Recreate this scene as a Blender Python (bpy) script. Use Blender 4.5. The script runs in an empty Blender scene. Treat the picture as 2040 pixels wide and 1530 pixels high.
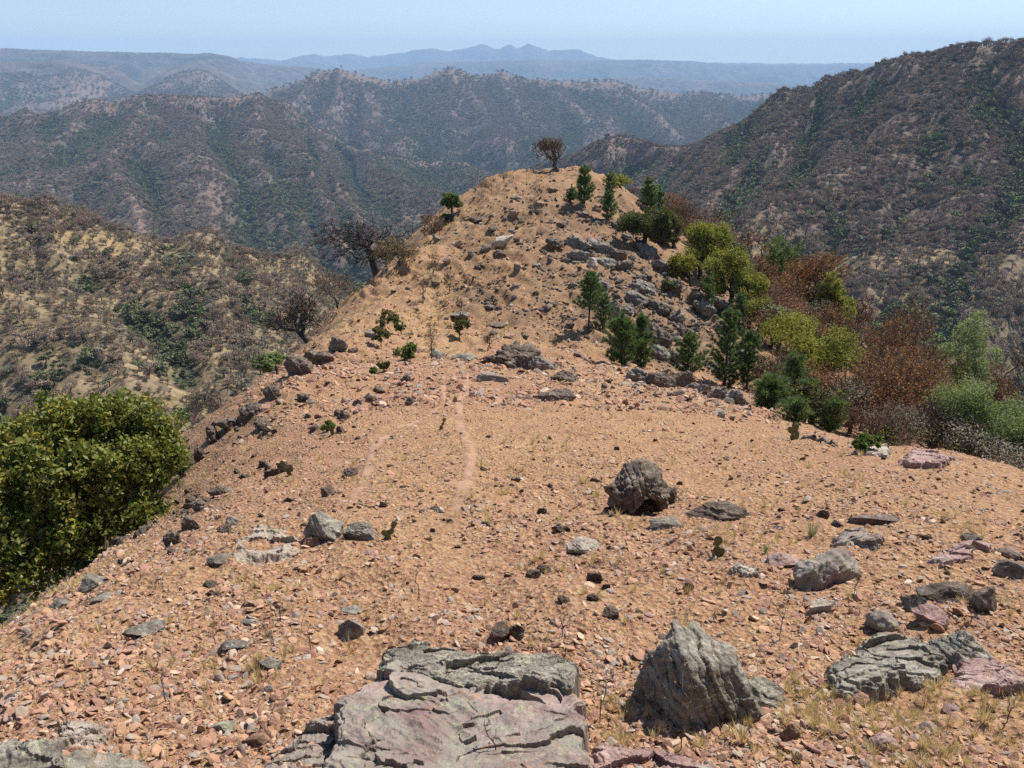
import bpy, bmesh, math, random
import numpy as np
from mathutils import Vector, Matrix, Euler
R = math.radians
sc = bpy.context.scene
col = sc.collection
# ------------------------------------------------------------------ camera, sky, sun, exposure
PITCH = R(21.0); FPX = 1664.0
cd = bpy.data.cameras.new('camera'); cam = bpy.data.objects.new('camera', cd); col.objects.link(cam)
cd.sensor_width = 36.0; cd.lens = 36.0 * FPX / 2040.0
cd.clip_start = 0.05; cd.clip_end = 60000
cam.location = (0, 0, 0); cam.rotation_euler = (R(90) - PITCH, 0, 0)
sc.camera = cam
SUN_EL, SUN_AZ = R(54), R(48)            # azimuth measured from the view direction (+Y) towards the right (+X)
world = bpy.data.worlds.new('World'); sc.world = world; world.use_nodes = True
wn = world.node_tree; wn.nodes.clear()
sky = wn.nodes.new('ShaderNodeTexSky'); sky.sky_type = 'NISHITA'; sky.sun_disc = False
sky.sun_elevation = SUN_EL; sky.sun_rotation = SUN_AZ; sky.altitude = 900
sky.air_density = 1.0; sky.dust_density = 0.4; sky.ozone_density = 3.0
bg = wn.nodes.new('ShaderNodeBackground'); bg.inputs[1].default_value = 0.09
wo = wn.nodes.new('ShaderNodeOutputWorld')
wn.links.new(sky.outputs[0], bg.inputs[0]); wn.links.new(bg.outputs[0], wo.inputs[0])
sl = bpy.data.lights.new('sun', 'SUN'); sl.energy = 4.8; sl.angle = R(0.53); sl.color = (1.0, 0.95, 0.88)
sun = bpy.data.objects.new('sun', sl); col.objects.link(sun)
sd = Vector((math.sin(SUN_AZ) * math.cos(SUN_EL), math.cos(SUN_AZ) * math.cos(SUN_EL), math.sin(SUN_EL)))
sun.rotation_euler = sd.to_track_quat('Z', 'Y').to_euler()
sc.view_settings.view_transform = 'Standard'; sc.view_settings.look = 'None'
sc.view_settings.exposure = 0.62; sc.view_settings.gamma = 1.0; sc.view_settings.use_curve_mapping = False
cy = sc.cycles
cy.max_bounces = 5; cy.diffuse_bounces = 2; cy.glossy_bounces = 1; cy.transmission_bounces = 2
cy.volume_bounces = 1; cy.transparent_max_bounces = 4; cy.use_denoising = False
cy.caustics_reflective = False; cy.caustics_refractive = False

# ------------------------------------------------------------------ noise
_rs = np.random.RandomState(7)
_perm = _rs.permutation(4096).astype(np.int64)
_g2 = _rs.normal(size=(4096, 2)); _g2 /= np.linalg.norm(_g2, axis=1)[:, None]
_g3 = _rs.normal(size=(4096, 3)); _g3 /= np.linalg.norm(_g3, axis=1)[:, None]
def n2(x, y, s=0):
    x = np.asarray(x, float) + s * 17.31; y = np.asarray(y, float) + s * 9.77
    xi = np.floor(x).astype(np.int64); yi = np.floor(y).astype(np.int64); xf = x - xi; yf = y - yi
    u = xf**3 * (xf * (xf * 6 - 15) + 10); v = yf**3 * (yf * (yf * 6 - 15) + 10)
    def g(ix, iy):
        h = _perm[(_perm[ix & 4095] + iy) & 4095]; q = _g2[h]
        return q[..., 0] * (x - ix) + q[..., 1] * (y - iy)
    a = g(xi, yi); b = g(xi + 1, yi); c = g(xi, yi + 1); d = g(xi + 1, yi + 1)
    return 1.5 * ((a + (b - a) * u) * (1 - v) + (c + (d - c) * u) * v)
def n3(p, s=0):
    p = p + s * np.array([13.7, 7.9, 3.3]); i = np.floor(p).astype(np.int64); f = p - i
    w = f**3 * (f * (f * 6 - 15) + 10); out = 0
    for dx in (0, 1):
        for dy in (0, 1):
            for dz in (0, 1):
                h = _perm[(_perm[(_perm[(i[:, 0] + dx) & 4095] + i[:, 1] + dy) & 4095] + i[:, 2] + dz) & 4095]
                d = (_g3[h] * (f - np.array([dx, dy, dz]))).sum(1)
                ww = (w[:, 0] if dx else 1 - w[:, 0]) * (w[:, 1] if dy else 1 - w[:, 1]) * (w[:, 2] if dz else 1 - w[:, 2])
                out = out + d * ww
    return out * 1.5
def fbm2(x, y, o=4, s=0, g=0.5):
    t = 0; a = 1
    for k in range(o): t = t + a * n2(x * 2**k, y * 2**k, s + k * 3); a *= g
    return t
def rid2(x, y, o=4, s=0, g=0.5):
    t = 0; a = 1
    for k in range(o): t = t + a * (1 - 2 * np.abs(n2(x * 2**k, y * 2**k, s + k * 3))); a *= g
    return t
def fbm3(p, o=3, s=0, g=0.5):
    t = 0; a = 1
    for k in range(o): t = t + a * n3(p * 2**k, s + k * 3); a *= g
    return t
def sstep(a, b, x):
    t = np.clip((x - a) / (b - a), 0, 1); return t * t * (3 - 2 * t)

# ------------------------------------------------------------------ pixels of the photograph -> rays
cP, sP = math.cos(PITCH), math.sin(PITCH)
def ray(px, row):
    u = (765.0 - row) / FPX
    return np.array([(px - 1020.0) / FPX, cP + u * sP, -sP + u * cP])
def PT(px, row, y):
    d = ray(px, row); return d * (y / d[1])
def to_px(x, y, z):
    dep = y * cP - z * sP; up = y * sP + z * cP
    return 1020 + FPX * x / dep, 765 - FPX * up / dep

# ------------------------------------------------------------------ shape of the land: near spur
NC = [(1020,1530,2.4),(300,1530,2.5),(0,1530,2.55),(1600,1530,2.38),(2040,1530,2.3),
 (1020,1300,3.6),(500,1300,3.65),(0,1300,3.8),(1600,1300,3.5),(2040,1300,3.4),
 (0,1255,4.3),(200,1160,5.0),(400,1105,5.4),(600,1062,5.8),(900,1060,6.0),(1300,1060,5.9),(1700,1060,5.8),(2040,1100,5.3),
 (180,1130,8.0),(300,1040,10.8),(600,1000,8.4),(600,900,13),(370,885,18),(450,805,23.5),(750,900,11.8),(750,800,18),
 (900,960,8.6),(900,900,11),(900,800,17),(900,720,28.5),(560,732,31),(700,740,28),
 (1200,900,11),(1200,800,18),(1500,1000,7.6),(1500,900,11.4),(1500,812,20),(1750,890,13.2),(2040,940,11.2),(1850,1000,7.8),(1240,748,28),
 (620,680,38),(700,600,46),(760,540,52),(880,430,62),(950,390,67),(1040,343,73),
 (900,690,34),(860,650,38),(850,600,41.5),(850,540,46.5),(900,480,53),(930,440,58),(1000,380,66),(1060,346,72),(1113,338,74.5),
 (1050,700,33),(1100,650,37.5),(1100,560,44),(1100,450,56),(1160,400,63),(1250,700,35),(1250,600,42.5),(1200,500,51),
 (1400,740,35),(1500,740,37),(1500,640,49),(1400,640,44),(1400,560,53),(1330,480,59),(1240,390,68),(1180,345,74)]
NX = [(0,-3,.4),(-3,-3,-.4),(3,-3,.6),(0,0,-1.62),(-3,1,-2.3),(3.2,1,-1.75),(0,-12,4.5),(-12,-8,-2),(12,-8,2),
 (-5,3.5,-4.6),(-8,6.5,-8.5),(-12,16,-14.5),(-11,10,-12),(-15,28,-18),(-16,42,-21),(-13,60,-20),(-22,30,-25),(-22,10,-22),(-14,2,-13),(-22,55,-27),
 (10.5,11,-8.6),(14,13,-10.6),(10,20,-9.9),(15,24,-13.0),(18,36,-16.6),(21,50,-18.2),(12,28,-12.3),(28,40,-23),(24,20,-20),(18,8,-13),(30,60,-26),
 (19,62,-17),(16,76,-16.5),(2,84,-12),(0,100,-22),(-10,82,-18),(-8,72,-13.5),(14,90,-22),(25,85,-28),(-20,90,-32),(0,130,-45),(40,20,-34),(45,80,-45),(-35,20,-38),(-35,70,-42)]
_cp = np.array([PT(*c) for c in NC] + [np.array(c, float) for c in NX])
def tps_fit(P):
    n = len(P); d = np.linalg.norm(P[:, None, :2] - P[None, :, :2], axis=2)
    K = np.where(d > 0, d * d * np.log(d + 1e-12), 0) + np.eye(n) * 0.35
    Q = np.c_[np.ones(n), P[:, :2]]
    A = np.block([[K, Q], [Q.T, np.zeros((3, 3))]])
    return np.linalg.solve(A, np.r_[P[:, 2], 0, 0, 0])
_w = tps_fit(_cp)
def near_base(x, y):
    shp = x.shape; x = x.ravel(); y = y.ravel(); out = np.empty(len(x))
    for a in range(0, len(x), 60000):
        X = x[a:a+60000]; Y = y[a:a+60000]
        d2 = (X[:, None] - _cp[None, :, 0])**2 + (Y[:, None] - _cp[None, :, 1])**2
        out[a:a+60000] = (0.5 * d2 * np.log(d2 + 1e-20)) @ _w[:-3] + _w[-3] + _w[-2] * X + _w[-1] * Y
    t = np.clip(y / 75.0, 0, 1) * 75.0
    d = np.hypot(x, y - t)
    out -= 0.012 * np.maximum(0, d - 24)**1.5
    return np.maximum(out, -260).reshape(shp)

# ------------------------------------------------------------------ shape of the land: ridges beyond (pixel column, row, metres ahead)
RG = []
def ridge(k, r0, pts, gul=1.0):
    RG.append((np.array([PT(*p) for p in pts]), k, r0, gul))
# left hill
ridge(.42, 10, [(-500,330,250),(-200,365,270),(0,402,285),(60,425,290),(150,440,295),(250,455,300),(430,495,320),(600,540,345),(700,600,370)], .5)
ridge(.42, 8, [(-200,520,215),(0,580,205),(170,672,182),(260,742,168),(400,880,148)], .4)
ridge(.40, 8, [(250,455,300),(330,560,240),(420,640,215),(500,745,180)], .4)
ridge(.40, 8, [(430,495,320),(520,600,262),(600,690,225)], .4)
# right mountain
ridge(.72, 12, [(2600,60,520),(2300,80,560),(2040,88,620),(1930,95,660),(1800,125,720),(1690,165,760),(1560,240,840),(1450,275,900),(1350,300,940),(1300,293,960),(1230,276,990),(1150,312,1040),(1060,350,1100)])
ridge(.62, 8, [(1930,95,660),(1860,190,590),(1790,290,520),(1700,350,470),(1560,440,400),(1480,520,360)], .8)
ridge(.60, 8, [(2300,80,560),(2200,280,470),(2080,430,390),(1960,560,330),(1900,680,290)], .8)
ridge(.60, 8, [(1690,165,760),(1600,260,670),(1490,350,590),(1400,430,530)], .8)
ridge(.60, 8, [(1560,240,840),(1460,320,760),(1340,400,680)], .8)
ridge(.60, 8, [(1860,190,590),(1920,330,480),(1850,470,400),(1760,560,350)], .8)
ridge(.60, 8, [(1350,300,940),(1290,350,850),(1230,400,780)], .8)
# middle hills
ridge(.50, 25, [(-300,310,1450),(-100,290,1500),(0,265,1600),(100,230,1700),(200,204,1800),(320,194,1850),(500,193,1900),(560,217,1900),(640,262,1850),(760,303,1800),(900,332,1750),(1000,352,1700),(1200,380,1650)])
for sp in [[(500,193,1900),(500,250,1600),(480,305,1400),(510,335,1250),(560,430,1000),(590,500,880)],
           [(320,194,1850),(280,260,1500),(230,318,1250),(120,345,1150),(50,400,1000)],
           [(280,260,1500),(380,300,1300),(400,345,1150),(380,420,970),(430,490,850)],
           [(200,204,1800),(100,290,1450),(0,330,1250),(-100,400,1050)],
           [(640,262,1850),(640,320,1450),(700,390,1130),(760,450,960),(800,510,850)],
           [(500,250,1600),(600,310,1350),(640,390,1100),(690,480,900)],
           [(760,303,1800),(800,350,1400),(880,400,1150),(960,450,1000)],
           [(230,318,1250),(280,380,1050),(300,450,900)], [(900,332,1750),(960,372,1350),(1060,420,1150)]]:
    ridge(.52, 10, sp, .9)
ridge(.50, 30, [(380,260,2800),(440,230,2900),(520,188,2900),(640,150,3000),(700,142,3000),(740,154,3050),(830,168,3100),(890,146,3100),(940,153,3150),(990,150,3150),(1080,163,3200),(1200,168,3300),(1300,184,3400),(1500,194,3600),(1640,180,3800),(1900,178,4000)])
for sp in [[(700,142,3000),(690,200,2600),(650,235,2350),(600,270,2150)],[(890,146,3100),(900,215,2550),(860,262,2250),(800,296,2000)],
           [(740,154,3050),(780,215,2600),(760,262,2250)],[(990,150,3150),(1040,215,2600),(1060,265,2250),(1090,305,2000)],
           [(1080,163,3200),(1170,230,2650),(1200,272,2250)],[(1200,168,3300),(1290,225,2800),(1340,265,2450)],[(1400,190,3500),(1420,225,2900),(1480,262,2500)],
           [(1640,180,3800),(1580,215,3100),(1560,250,2700)],[(640,150,3000),(560,215,2500),(540,235,2350)],[(890,146,3100),(960,225,2500),(980,275,2150)]]:
    ridge(.50, 14, sp, .9)
# far ridges
ridge(.34, 60, [(-400,92,6000),(0,96,6000),(150,102,6000),(330,105,6100),(420,109,6200),(520,127,6500),(640,137,6800),(740,151,7000),(900,166,7000)])
for sp in [[(-300,122,4300),(0,127,4300),(120,124,4400),(230,140,4500)],[(420,109,6200),(390,130,5000),(362,147,4000),(300,180,3500),(250,205,3200)],
           [(120,124,4400),(130,165,3700),(80,205,3200)],[(0,127,4300),(0,180,3500),(-60,215,3100)],[(362,147,4000),(420,170,3700),(480,190,3400)]]:
    ridge(.40, 25, sp)
ridge(.30, 80, [(1000,170,6500),(1120,158,6500),(1300,154,7000),(1450,162,7000),(1640,168,7000),(1900,165,7000)])
ridge(.26, 90, [(500,150,8500),(700,140,9000),(860,126,9500),(1000,120,9500),(1100,119,9500),(1200,120,10000),(1270,118,10000),(1380,122,10500),(1500,131,10500),(1640,130,11000),(1770,128,11000),(2300,128,11000)])
ridge(.55, 14, [(100,112,14000),(400,119,14000),(490,113,14000),(560,121,14000),(620,114,14000),(700,106,14000),(730,113,14000),(800,104,14000),(850,95,14000),(900,102,14000),(960,87,14000),(988,97,14000),(1008,96,14000),(1020,88,14000),(1035,96,14000),(1060,86,14000),(1090,99,14000),(1150,98,14000),(1210,116,14000),(1260,123,14000),(1600,126,14000),(2300,120,14000)], .6)
for c_ in ((620,-20),(900,-30),(1090,-30)):
    ridge(.26, 50, [(c_[0],108,14000),(c_[0]+c_[1],118,12000),(c_[0]+2*c_[1],130,10500)], .6)

def far_h(x, y):
    shp = x.shape; x = x.ravel().astype(float); y = y.ravel().astype(float)
    r = np.hypot(x, y)
    wsc = np.clip(r * 0.035, 6, 120)
    wx = x + wsc * fbm2(x / (wsc * 5), y / (wsc * 5), 3, 1); wy = y + wsc * fbm2(x / (wsc * 5), y / (wsc * 5), 3, 2)
    fl = np.interp(r, [0, 100, 200, 500, 1000, 2000, 5000, 20000], [-60, -85, -108, -185, -228, -270, -250, -220])
    best = np.full(len(x), -1e9); bd = np.full(len(x), 1e9); acc = np.zeros(len(x)); bg_ = np.ones(len(x))
    T = np.clip(r * 0.012, 2, 45) * np.where(r > 9000, .5, 1)
    hs = []
    for P, k, r0, gul in RG:
        mine = np.full(len(x), -1e9); md = np.full(len(x), 1e9)
        for a, b in zip(P[:-1], P[1:]):
            dx, dy = b[0] - a[0], b[1] - a[1]; L2 = dx * dx + dy * dy
            t = np.clip(((wx - a[0]) * dx + (wy - a[1]) * dy) / L2, 0, 1)
            d = np.hypot(wx - a[0] - t * dx, wy - a[1] - t * dy)
            h = a[2] + t * (b[2] - a[2]) - k * (np.sqrt(d * d + r0 * r0) - r0)
            m = h > mine; mine = np.where(m, h, mine); md = np.where(m, d, md)
        m = mine > best; bd = np.where(m, md, bd); bg_ = np.where(m, gul, bg_)
        nb = np.maximum(best, mine); df = np.abs(best - mine)
        h_ = np.clip(1 - df / T, 0, 1); best = nb + h_ * h_ * T * 0.25
    g = np.clip(r / 1500, .12, 4)
    gl = rid2(x / (190 * g), y / (190 * g), 4, 5, .46) - 1.0
    amp = np.minimum(1, bd / (130 * g)) * 60 * np.minimum(g, 1.5) * bg_
    best = best + gl * amp
    T2 = T * 1.5; df = np.abs(best - fl); h_ = np.clip(1 - df / T2, 0, 1)
    best = np.maximum(best, fl + 8 * g * fbm2(x / (80 * g), y / (80 * g), 3, 9)) + h_ * h_ * T2 * .25
    best = best + fbm2(x / 25, y / 25, 4, 11) * np.clip(r / 400, .6, 3) * 1.0
    return best.reshape(shp)

PATH = [(905,1085),(900,1040),(912,1000),(930,960),(940,925),(938,890),(915,850),(915,800),(930,770),(925,735),(905,700),(880,672),(868,645),(855,610),(852,580),(862,545),(885,510),(905,480),(935,445),(960,420),(1000,385),(1040,358)]
def H(x, y, detail=True):
    x = np.asarray(x, float); y = np.asarray(y, float)
    r = np.hypot(x, y)
    z = np.full(x.shape, -1e9)
    m = (r < 260)
    if m.any():
        xm, ym = x[m], y[m]; rm = r[m]
        nb = near_base(xm, ym)
        if detail:
            a = np.clip(rm / 30, .35, 1.6)
            nb = nb + (0.16 + .08 * sstep(25, 40, rm)) * a * fbm2(xm / 3.1, ym / 3.1, 4, 21) + (.05 + .05 * sstep(25, 40, rm)) * fbm2(xm / .6, ym / .6, 3, 22)
            # strata steps running obliquely across the slope
            q = (xm * .82 + ym * .57); lm = sstep(-.1, .5, n2(xm / 4.5, ym / 7.5, 25))
            nb = nb + lm * (.07 * a + .03) * (1 + 1.2 * sstep(28, 38, rm) + .9 * sstep(-3, -5, xm)) * np.maximum(0, rid2(q / 1.3, (xm * -.57 + ym * .82) / 6.0, 3, 26) - .6)
        z[m] = nb
    f = (r > 60)
    if f.any():
        zf = far_h(x[f], y[f])
        k = 3.0; a = z[f]; df = np.abs(a - zf); h_ = np.clip(1 - df / k, 0, 1)
        z[f] = np.maximum(a, zf) + h_ * h_ * k * .25
    return z
def hz(x, y): return float(H(np.array([x]), np.array([y]))[0])
_ts = np.exp(np.linspace(math.log(1.6), math.log(400), 1500))
def hit(px, row):
    d = ray(px, row); d = d / d[1]
    z = H(d[0] * _ts, _ts); k = np.nonzero(d[2] * _ts <= z)[0]
    if len(k) == 0: return None
    k = k[0]
    if k == 0: t = _ts[0]
    else:
        a = d[2] * _ts[k-1] - z[k-1]; b = z[k] - d[2] * _ts[k]; t = _ts[k-1] + (_ts[k] - _ts[k-1]) * a / (a + b + 1e-9)
    return np.array([d[0] * t, t, hz(d[0] * t, t)])

# ------------------------------------------------------------------ mesh and object helpers
def mesh_np(name, V, F, mats=(), smooth=False, attrs=None, mi=None):
    V = np.asarray(V, np.float32); F = np.asarray(F, np.int32); n = F.shape[1]
    me = bpy.data.meshes.new(name)
    me.vertices.add(len(V)); me.vertices.foreach_set('co', V.ravel())
    me.loops.add(F.size); me.loops.foreach_set('vertex_index', F.ravel())
    me.polygons.add(len(F)); me.polygons.foreach_set('loop_start', np.arange(0, F.size, n, dtype=np.int32))
    me.polygons.foreach_set('loop_total', np.full(len(F), n, np.int32))
    if smooth: me.polygons.foreach_set('use_smooth', np.ones(len(F), bool))
    for m in mats: me.materials.append(m)
    if mi is not None: me.polygons.foreach_set('material_index', np.asarray(mi, np.int32))
    for k, a in (attrs or {}).items():
        at = me.attributes.new(k, 'FLOAT', 'POINT'); at.data.foreach_set('value', np.asarray(a, np.float32))
    me.update(calc_edges=True); me.validate()
    return me
def tag(o, label=None, cat=None, group=None, kind=None):
    if label: o['label'] = label
    if cat: o['category'] = cat
    if group: o['group'] = group
    if kind: o['kind'] = kind
    return o
def link(name, me, parent=None):
    o = bpy.data.objects.new(name, me); col.objects.link(o)
    if parent is not None: o.parent = parent
    return o
def empty(name, loc=(0, 0, 0), rz=0, s=1):
    o = bpy.data.objects.new(name, None); col.objects.link(o); o.location = loc; o.rotation_euler = (0, 0, rz); o.scale = (s, s, s); o.empty_display_size = .2
    return o
def copy_tree(o, parent=None):
    c = o.copy(); col.objects.link(c); c.parent = parent
    for ch in o.children: copy_tree(ch, c)
    return c
def gridmesh(name, X, Y, Z, mats, attrs=None):
    n, m = X.shape; V = np.stack([X, Y, Z], -1).reshape(-1, 3)
    i = np.arange(n * m).reshape(n, m)
    F = np.stack([i[:-1, :-1], i[:-1, 1:], i[1:, 1:], i[1:, :-1]], -1).reshape(-1, 4)
    return mesh_np(name, V, F, mats, True, attrs)

# ------------------------------------------------------------------ materials
class NT:
    def __init__(s, name, rough=.9):
        s.m = bpy.data.materials.new(name); s.m.use_nodes = True; s.t = s.m.node_tree; s.t.nodes.clear()
        s.out = s.n('ShaderNodeOutputMaterial'); s.b = s.n('ShaderNodeBsdfPrincipled')
        s.b.inputs['Roughness'].default_value = rough; s.b.inputs['Specular IOR Level'].default_value = .25
        s.l(s.b.outputs[0], s.out.inputs[0]); s._c = None
    def n(s, t, **k):
        q = s.t.nodes.new(t)
        for a, b in k.items(): setattr(q, a, b)
        return q
    def l(s, a, b): s.t.links.new(a, b)
    def set(s, sock, v):
        if hasattr(v, 'links'): s.l(v, sock)
        else: sock.default_value = v
    def pos(s, scale=(1, 1, 1), rot=(0, 0, 0), obj=False):
        q = s.n('ShaderNodeMapping'); q.inputs['Scale'].default_value = scale; q.inputs['Rotation'].default_value = rot
        s.l(s.n('ShaderNodeTexCoord').outputs['Object'] if obj else s.n('ShaderNodeNewGeometry').outputs['Position'], q.inputs[0]); return q.outputs[0]
    def noise(s, vec, scale, detail=4, rough=.55, out=0, dist=0):
        q = s.n('ShaderNodeTexNoise'); s.l(vec, q.inputs['Vector']); q.inputs['Scale'].default_value = scale; q.inputs['Detail'].default_value = detail
        q.inputs['Roughness'].default_value = rough; q.inputs['Distortion'].default_value = dist; return q.outputs[out]
    def vor(s, vec, scale, feat='F1', out=0, rnd=1):
        q = s.n('ShaderNodeTexVoronoi'); q.feature = feat; s.l(vec, q.inputs['Vector']); q.inputs['Scale'].default_value = scale
        q.inputs['Randomness'].default_value = rnd; return q.outputs[out]
    def ramp(s, f, stops, interp='LINEAR'):
        q = s.n('ShaderNodeValToRGB'); s.l(f, q.inputs[0]); cr = q.color_ramp; cr.interpolation = interp
        while len(cr.elements) < len(stops): cr.elements.new(.5)
        for e, (p, c) in zip(cr.elements, stops):
            e.position = p; e.color = (c, c, c, 1) if not hasattr(c, '__len__') else (*c, 1)
        return q.outputs[0]
    def mix(s, f, a, b, blend='MIX'):
        q = s.n('ShaderNodeMix', data_type='RGBA', blend_type=blend); s.set(q.inputs[0], f)
        for k, v in ((6, a), (7, b)): s.set(q.inputs[k], (*v, 1) if isinstance(v, tuple) and len(v) == 3 else v)
        return q.outputs[2]
    def math(s, op, a, b=0.0, clamp=False):
        q = s.n('ShaderNodeMath', operation=op); q.use_clamp = clamp; s.set(q.inputs[0], a); s.set(q.inputs[1], b); return q.outputs[0]
    def attr(s, name):
        q = s.n('ShaderNodeAttribute'); q.attribute_name = name; return q.outputs['Fac']
    def rnd(s): return s.n('ShaderNodeObjectInfo').outputs['Random']
    def bump(s, h, dist, strength=1.0, prev=None):
        q = s.n('ShaderNodeBump'); s.set(q.inputs['Height'], h); q.inputs['Distance'].default_value = dist; q.inputs['Strength'].default_value = strength
        if prev is not None: s.l(prev, q.inputs['Normal'])
        return q.outputs[0]
    def done(s, color, normal=None):
        s.set(s.b.inputs['Base Color'], color if not isinstance(color, tuple) else (*color, 1))
        if normal is not None: s.l(normal, s.b.inputs['Normal'])
        return s.m

def mat_soil():
    s = NT('reddish_soil', .95); p = s.pos()
    base = s.ramp(s.noise(p, .35, 5, .6), [(.3, (.40, .20, .125)), (.48, (.44, .245, .13)), (.62, (.49, .29, .145)), (.75, (.37, .185, .13))])
    base = s.mix(s.attr('straw'), base, (.52, .33, .165))
    base = s.mix(s.attr('pink'), base, (.36, .165, .115))
    base = s.mix(s.attr('litter'), base, s.ramp(s.noise(p, 3.0, 6, .7), [(.3, (.10, .065, .045)), (.5, (.24, .15, .09)), (.7, (.36, .24, .14))]))
    cell = s.vor(p, 28, 'F1', 1)
    g = s.n('ShaderNodeSeparateColor'); s.l(cell, g.inputs[0])
    base = s.mix(.55, base, s.ramp(g.outputs[0], [(.0, (.24, .13, .09)), (.35, (.42, .22, .13)), (.7, (.52, .31, .17)), (1, (.66, .46, .30))]))
    base = s.mix(s.ramp(s.noise(p, 9, 6, .7), [(.35, 0.0), (.7, .5)]), base, (.27, .145, .10))
    n = s.bump(s.noise(p, 14, 6, .7), .05, .8)
    n = s.bump(s.vor(p, 28), .03, 1.0, n)
    n = s.bump(s.noise(p, 90, 3, .6), .008, .8, n)
    base = s.mix(s.attr('brown'), base, s.mix(s.ramp(s.noise(p, 2.4, 7, .75), [(.35, 0.0), (.65, 1.0)]), (.14, .09, .06), (.35, .21, .125)))
    base = s.mix(1.0, base, (.91, .925, .845), 'MULTIPLY')
    return s.done(base, n)
def mat_path():
    s = NT('trodden_soil', .95); p = s.pos()
    al = s.math('MULTIPLY', s.attr('cover'), s.ramp(s.noise(p, 7, 6, .75), [(.30, 0.1), (.50, 1.0)])); s.l(al, s.b.inputs['Alpha'])
    c = s.ramp(s.noise(p, 3.5, 6, .6), [(.3, (.45, .27, .175)), (.7, (.54, .34, .225))])
    c = s.mix(s.attr('straw'), c, (.50, .33, .16))
    n = s.bump(s.noise(p, 40, 5, .7), .012, .7)
    return s.done(c, n)
def mat_hill(name, cA, cB, cC, sc1, cell):
    s = NT(name, 1.0); p = s.pos()
    f = s.noise(p, sc1, 8, .62)
    c = s.ramp(f, [(.32, cA), (.5, cB), (.68, cC)])
    g = s.n('ShaderNodeSeparateColor'); s.l(s.vor(p, cell, 'F1', 1), g.inputs[0])
    c = s.mix(.75, c, s.ramp(g.outputs[0], [(0, .35), (.5, 1.0), (1, 1.7)]), 'MULTIPLY')
    c = s.mix(s.attr('green'), c, s.ramp(g.outputs[1], [(0, (.02, .035, .018)), (1, (.06, .085, .04))]))
    c = s.mix(s.attr('straw'), c, s.ramp(s.noise(p, .35, 5, .7), [(.35, (.26, .18, .09)), (.6, (.44, .31, .14))]))
    c = s.mix(s.attr('bare'), c, (.19, .13, .105))
    n = s.bump(s.noise(p, cell * 1.5, 5, .7), 0.5 / cell, .7)
    return s.done(c, n)
def mat_rock(name, stops, lichen=None, scale=1.0, rough=.8, bump=1.0, streak=(1, 1, 4), orange=.0, patch=None):
    s = NT(name, rough); p = s.pos(obj=True)
    q = s.n('ShaderNodeVectorMath', operation='ADD'); r = s.n('ShaderNodeVectorMath', operation='SCALE')
    oi = s.n('ShaderNodeObjectInfo'); s.l(oi.outputs['Random'], r.inputs[3]); r.inputs[0].default_value = (37, 53, 71)
    s.l(p, q.inputs[0]); s.l(r.outputs[0], q.inputs[1]); p = q.outputs[0]
    mp = s.n('ShaderNodeMapping'); mp.inputs['Scale'].default_value = streak; mp.inputs['Rotation'].default_value = (.5, .35, .2); s.l(p, mp.inputs[0])
    f = s.noise(mp.outputs[0], 1.6 * scale, 9, .68, 0, .6)
    c = s.ramp(f, stops)
    c = s.mix(s.ramp(s.noise(p, 14 * scale, 6, .7), [(.42, 0.0), (.62, .55)]), c, tuple(.45 * v for v in stops[0][1]))
    if patch: c = s.mix(s.ramp(s.noise(p, 2.3, 4, .6, 0, 1.0), [(.35, 0.0), (.5, .8), (.62, .1), (.75, .7)]), c, s.ramp(s.noise(p, 1.7, 3, .6), [(.35, patch[0]), (.5, patch[1]), (.65, patch[2])]))
    if orange: c = s.mix(s.ramp(s.noise(p, 7 * scale, 5, .7), [(.60, 0.0), (.72, orange)]), c, (.42, .20, .09))
    if lichen: c = s.mix(s.ramp(s.noise(p, 5 * scale, 7, .75), [(.56, 0.0), (.63, .8)]), c, lichen)
    n = s.bump(s.noise(mp.outputs[0], 3 * scale, 8, .7), .09 * bump / scale, .9)
    n = s.bump(s.noise(p, 26 * scale, 6, .7), .018 * bump / scale, .9, n)
    return s.done(c, n)
def mat_stone():
    s = NT('gravel_stone', .9); r = s.rnd(); p = s.pos()
    c = s.ramp(r, [(0, (.20, .11, .085)), (.1, (.36, .19, .125)), (.3, (.44, .25, .15)), (.5, (.50, .30, .175)), (.64, (.40, .215, .15)), (.76, (.33, .28, .23)), (.84, (.58, .40, .26)), (.92, (.25, .225, .20)), (1, (.62, .48, .36))])
    c = s.mix(s.ramp(s.noise(p, 30, 5, .7), [(.4, 0.0), (.7, .5)]), c, (.22, .12, .085))
    return s.done(c, s.bump(s.noise(p, 55, 4, .7), .012, .7))
def mat_leaf(name, stops, trans=.35, rough=.6, spec=.12, var=.0):
    s = NT(name, rough); s.b.inputs['Specular IOR Level'].default_value = spec
    t = s.attr('tint')
    if var: t = s.math('ADD', t, s.math('MULTIPLY', s.math('SUBTRACT', s.rnd(), .5), var), True)
    c = s.ramp(t, stops); s.l(c, s.b.inputs['Base Color'])
    if trans:
        tr = s.n('ShaderNodeBsdfTranslucent'); s.l(s.mix(.25, c, (.25, .28, .05)), tr.inputs[0])
        mx = s.n('ShaderNodeMixShader'); mx.inputs[0].default_value = trans
        s.l(s.b.outputs[0], mx.inputs[1]); s.l(tr.outputs[0], mx.inputs[2]); s.l(mx.outputs[0], s.out.inputs[0])
    return s.m
def mat_bark(name, a, b):
    s = NT(name, .95); p = s.pos((1, 1, .3)); return s.done(s.ramp(s.noise(p, 18, 5, .7), [(.3, a), (.7, b)]), s.bump(s.noise(p, 30, 4), .015, .8))
def mat_plain(name, a, b, sc_=20, rough=.9):
    s = NT(name, rough); p = s.pos(obj=True); return s.done(s.ramp(s.noise(p, sc_, 4), [(.3, a), (.7, b)]))
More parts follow.
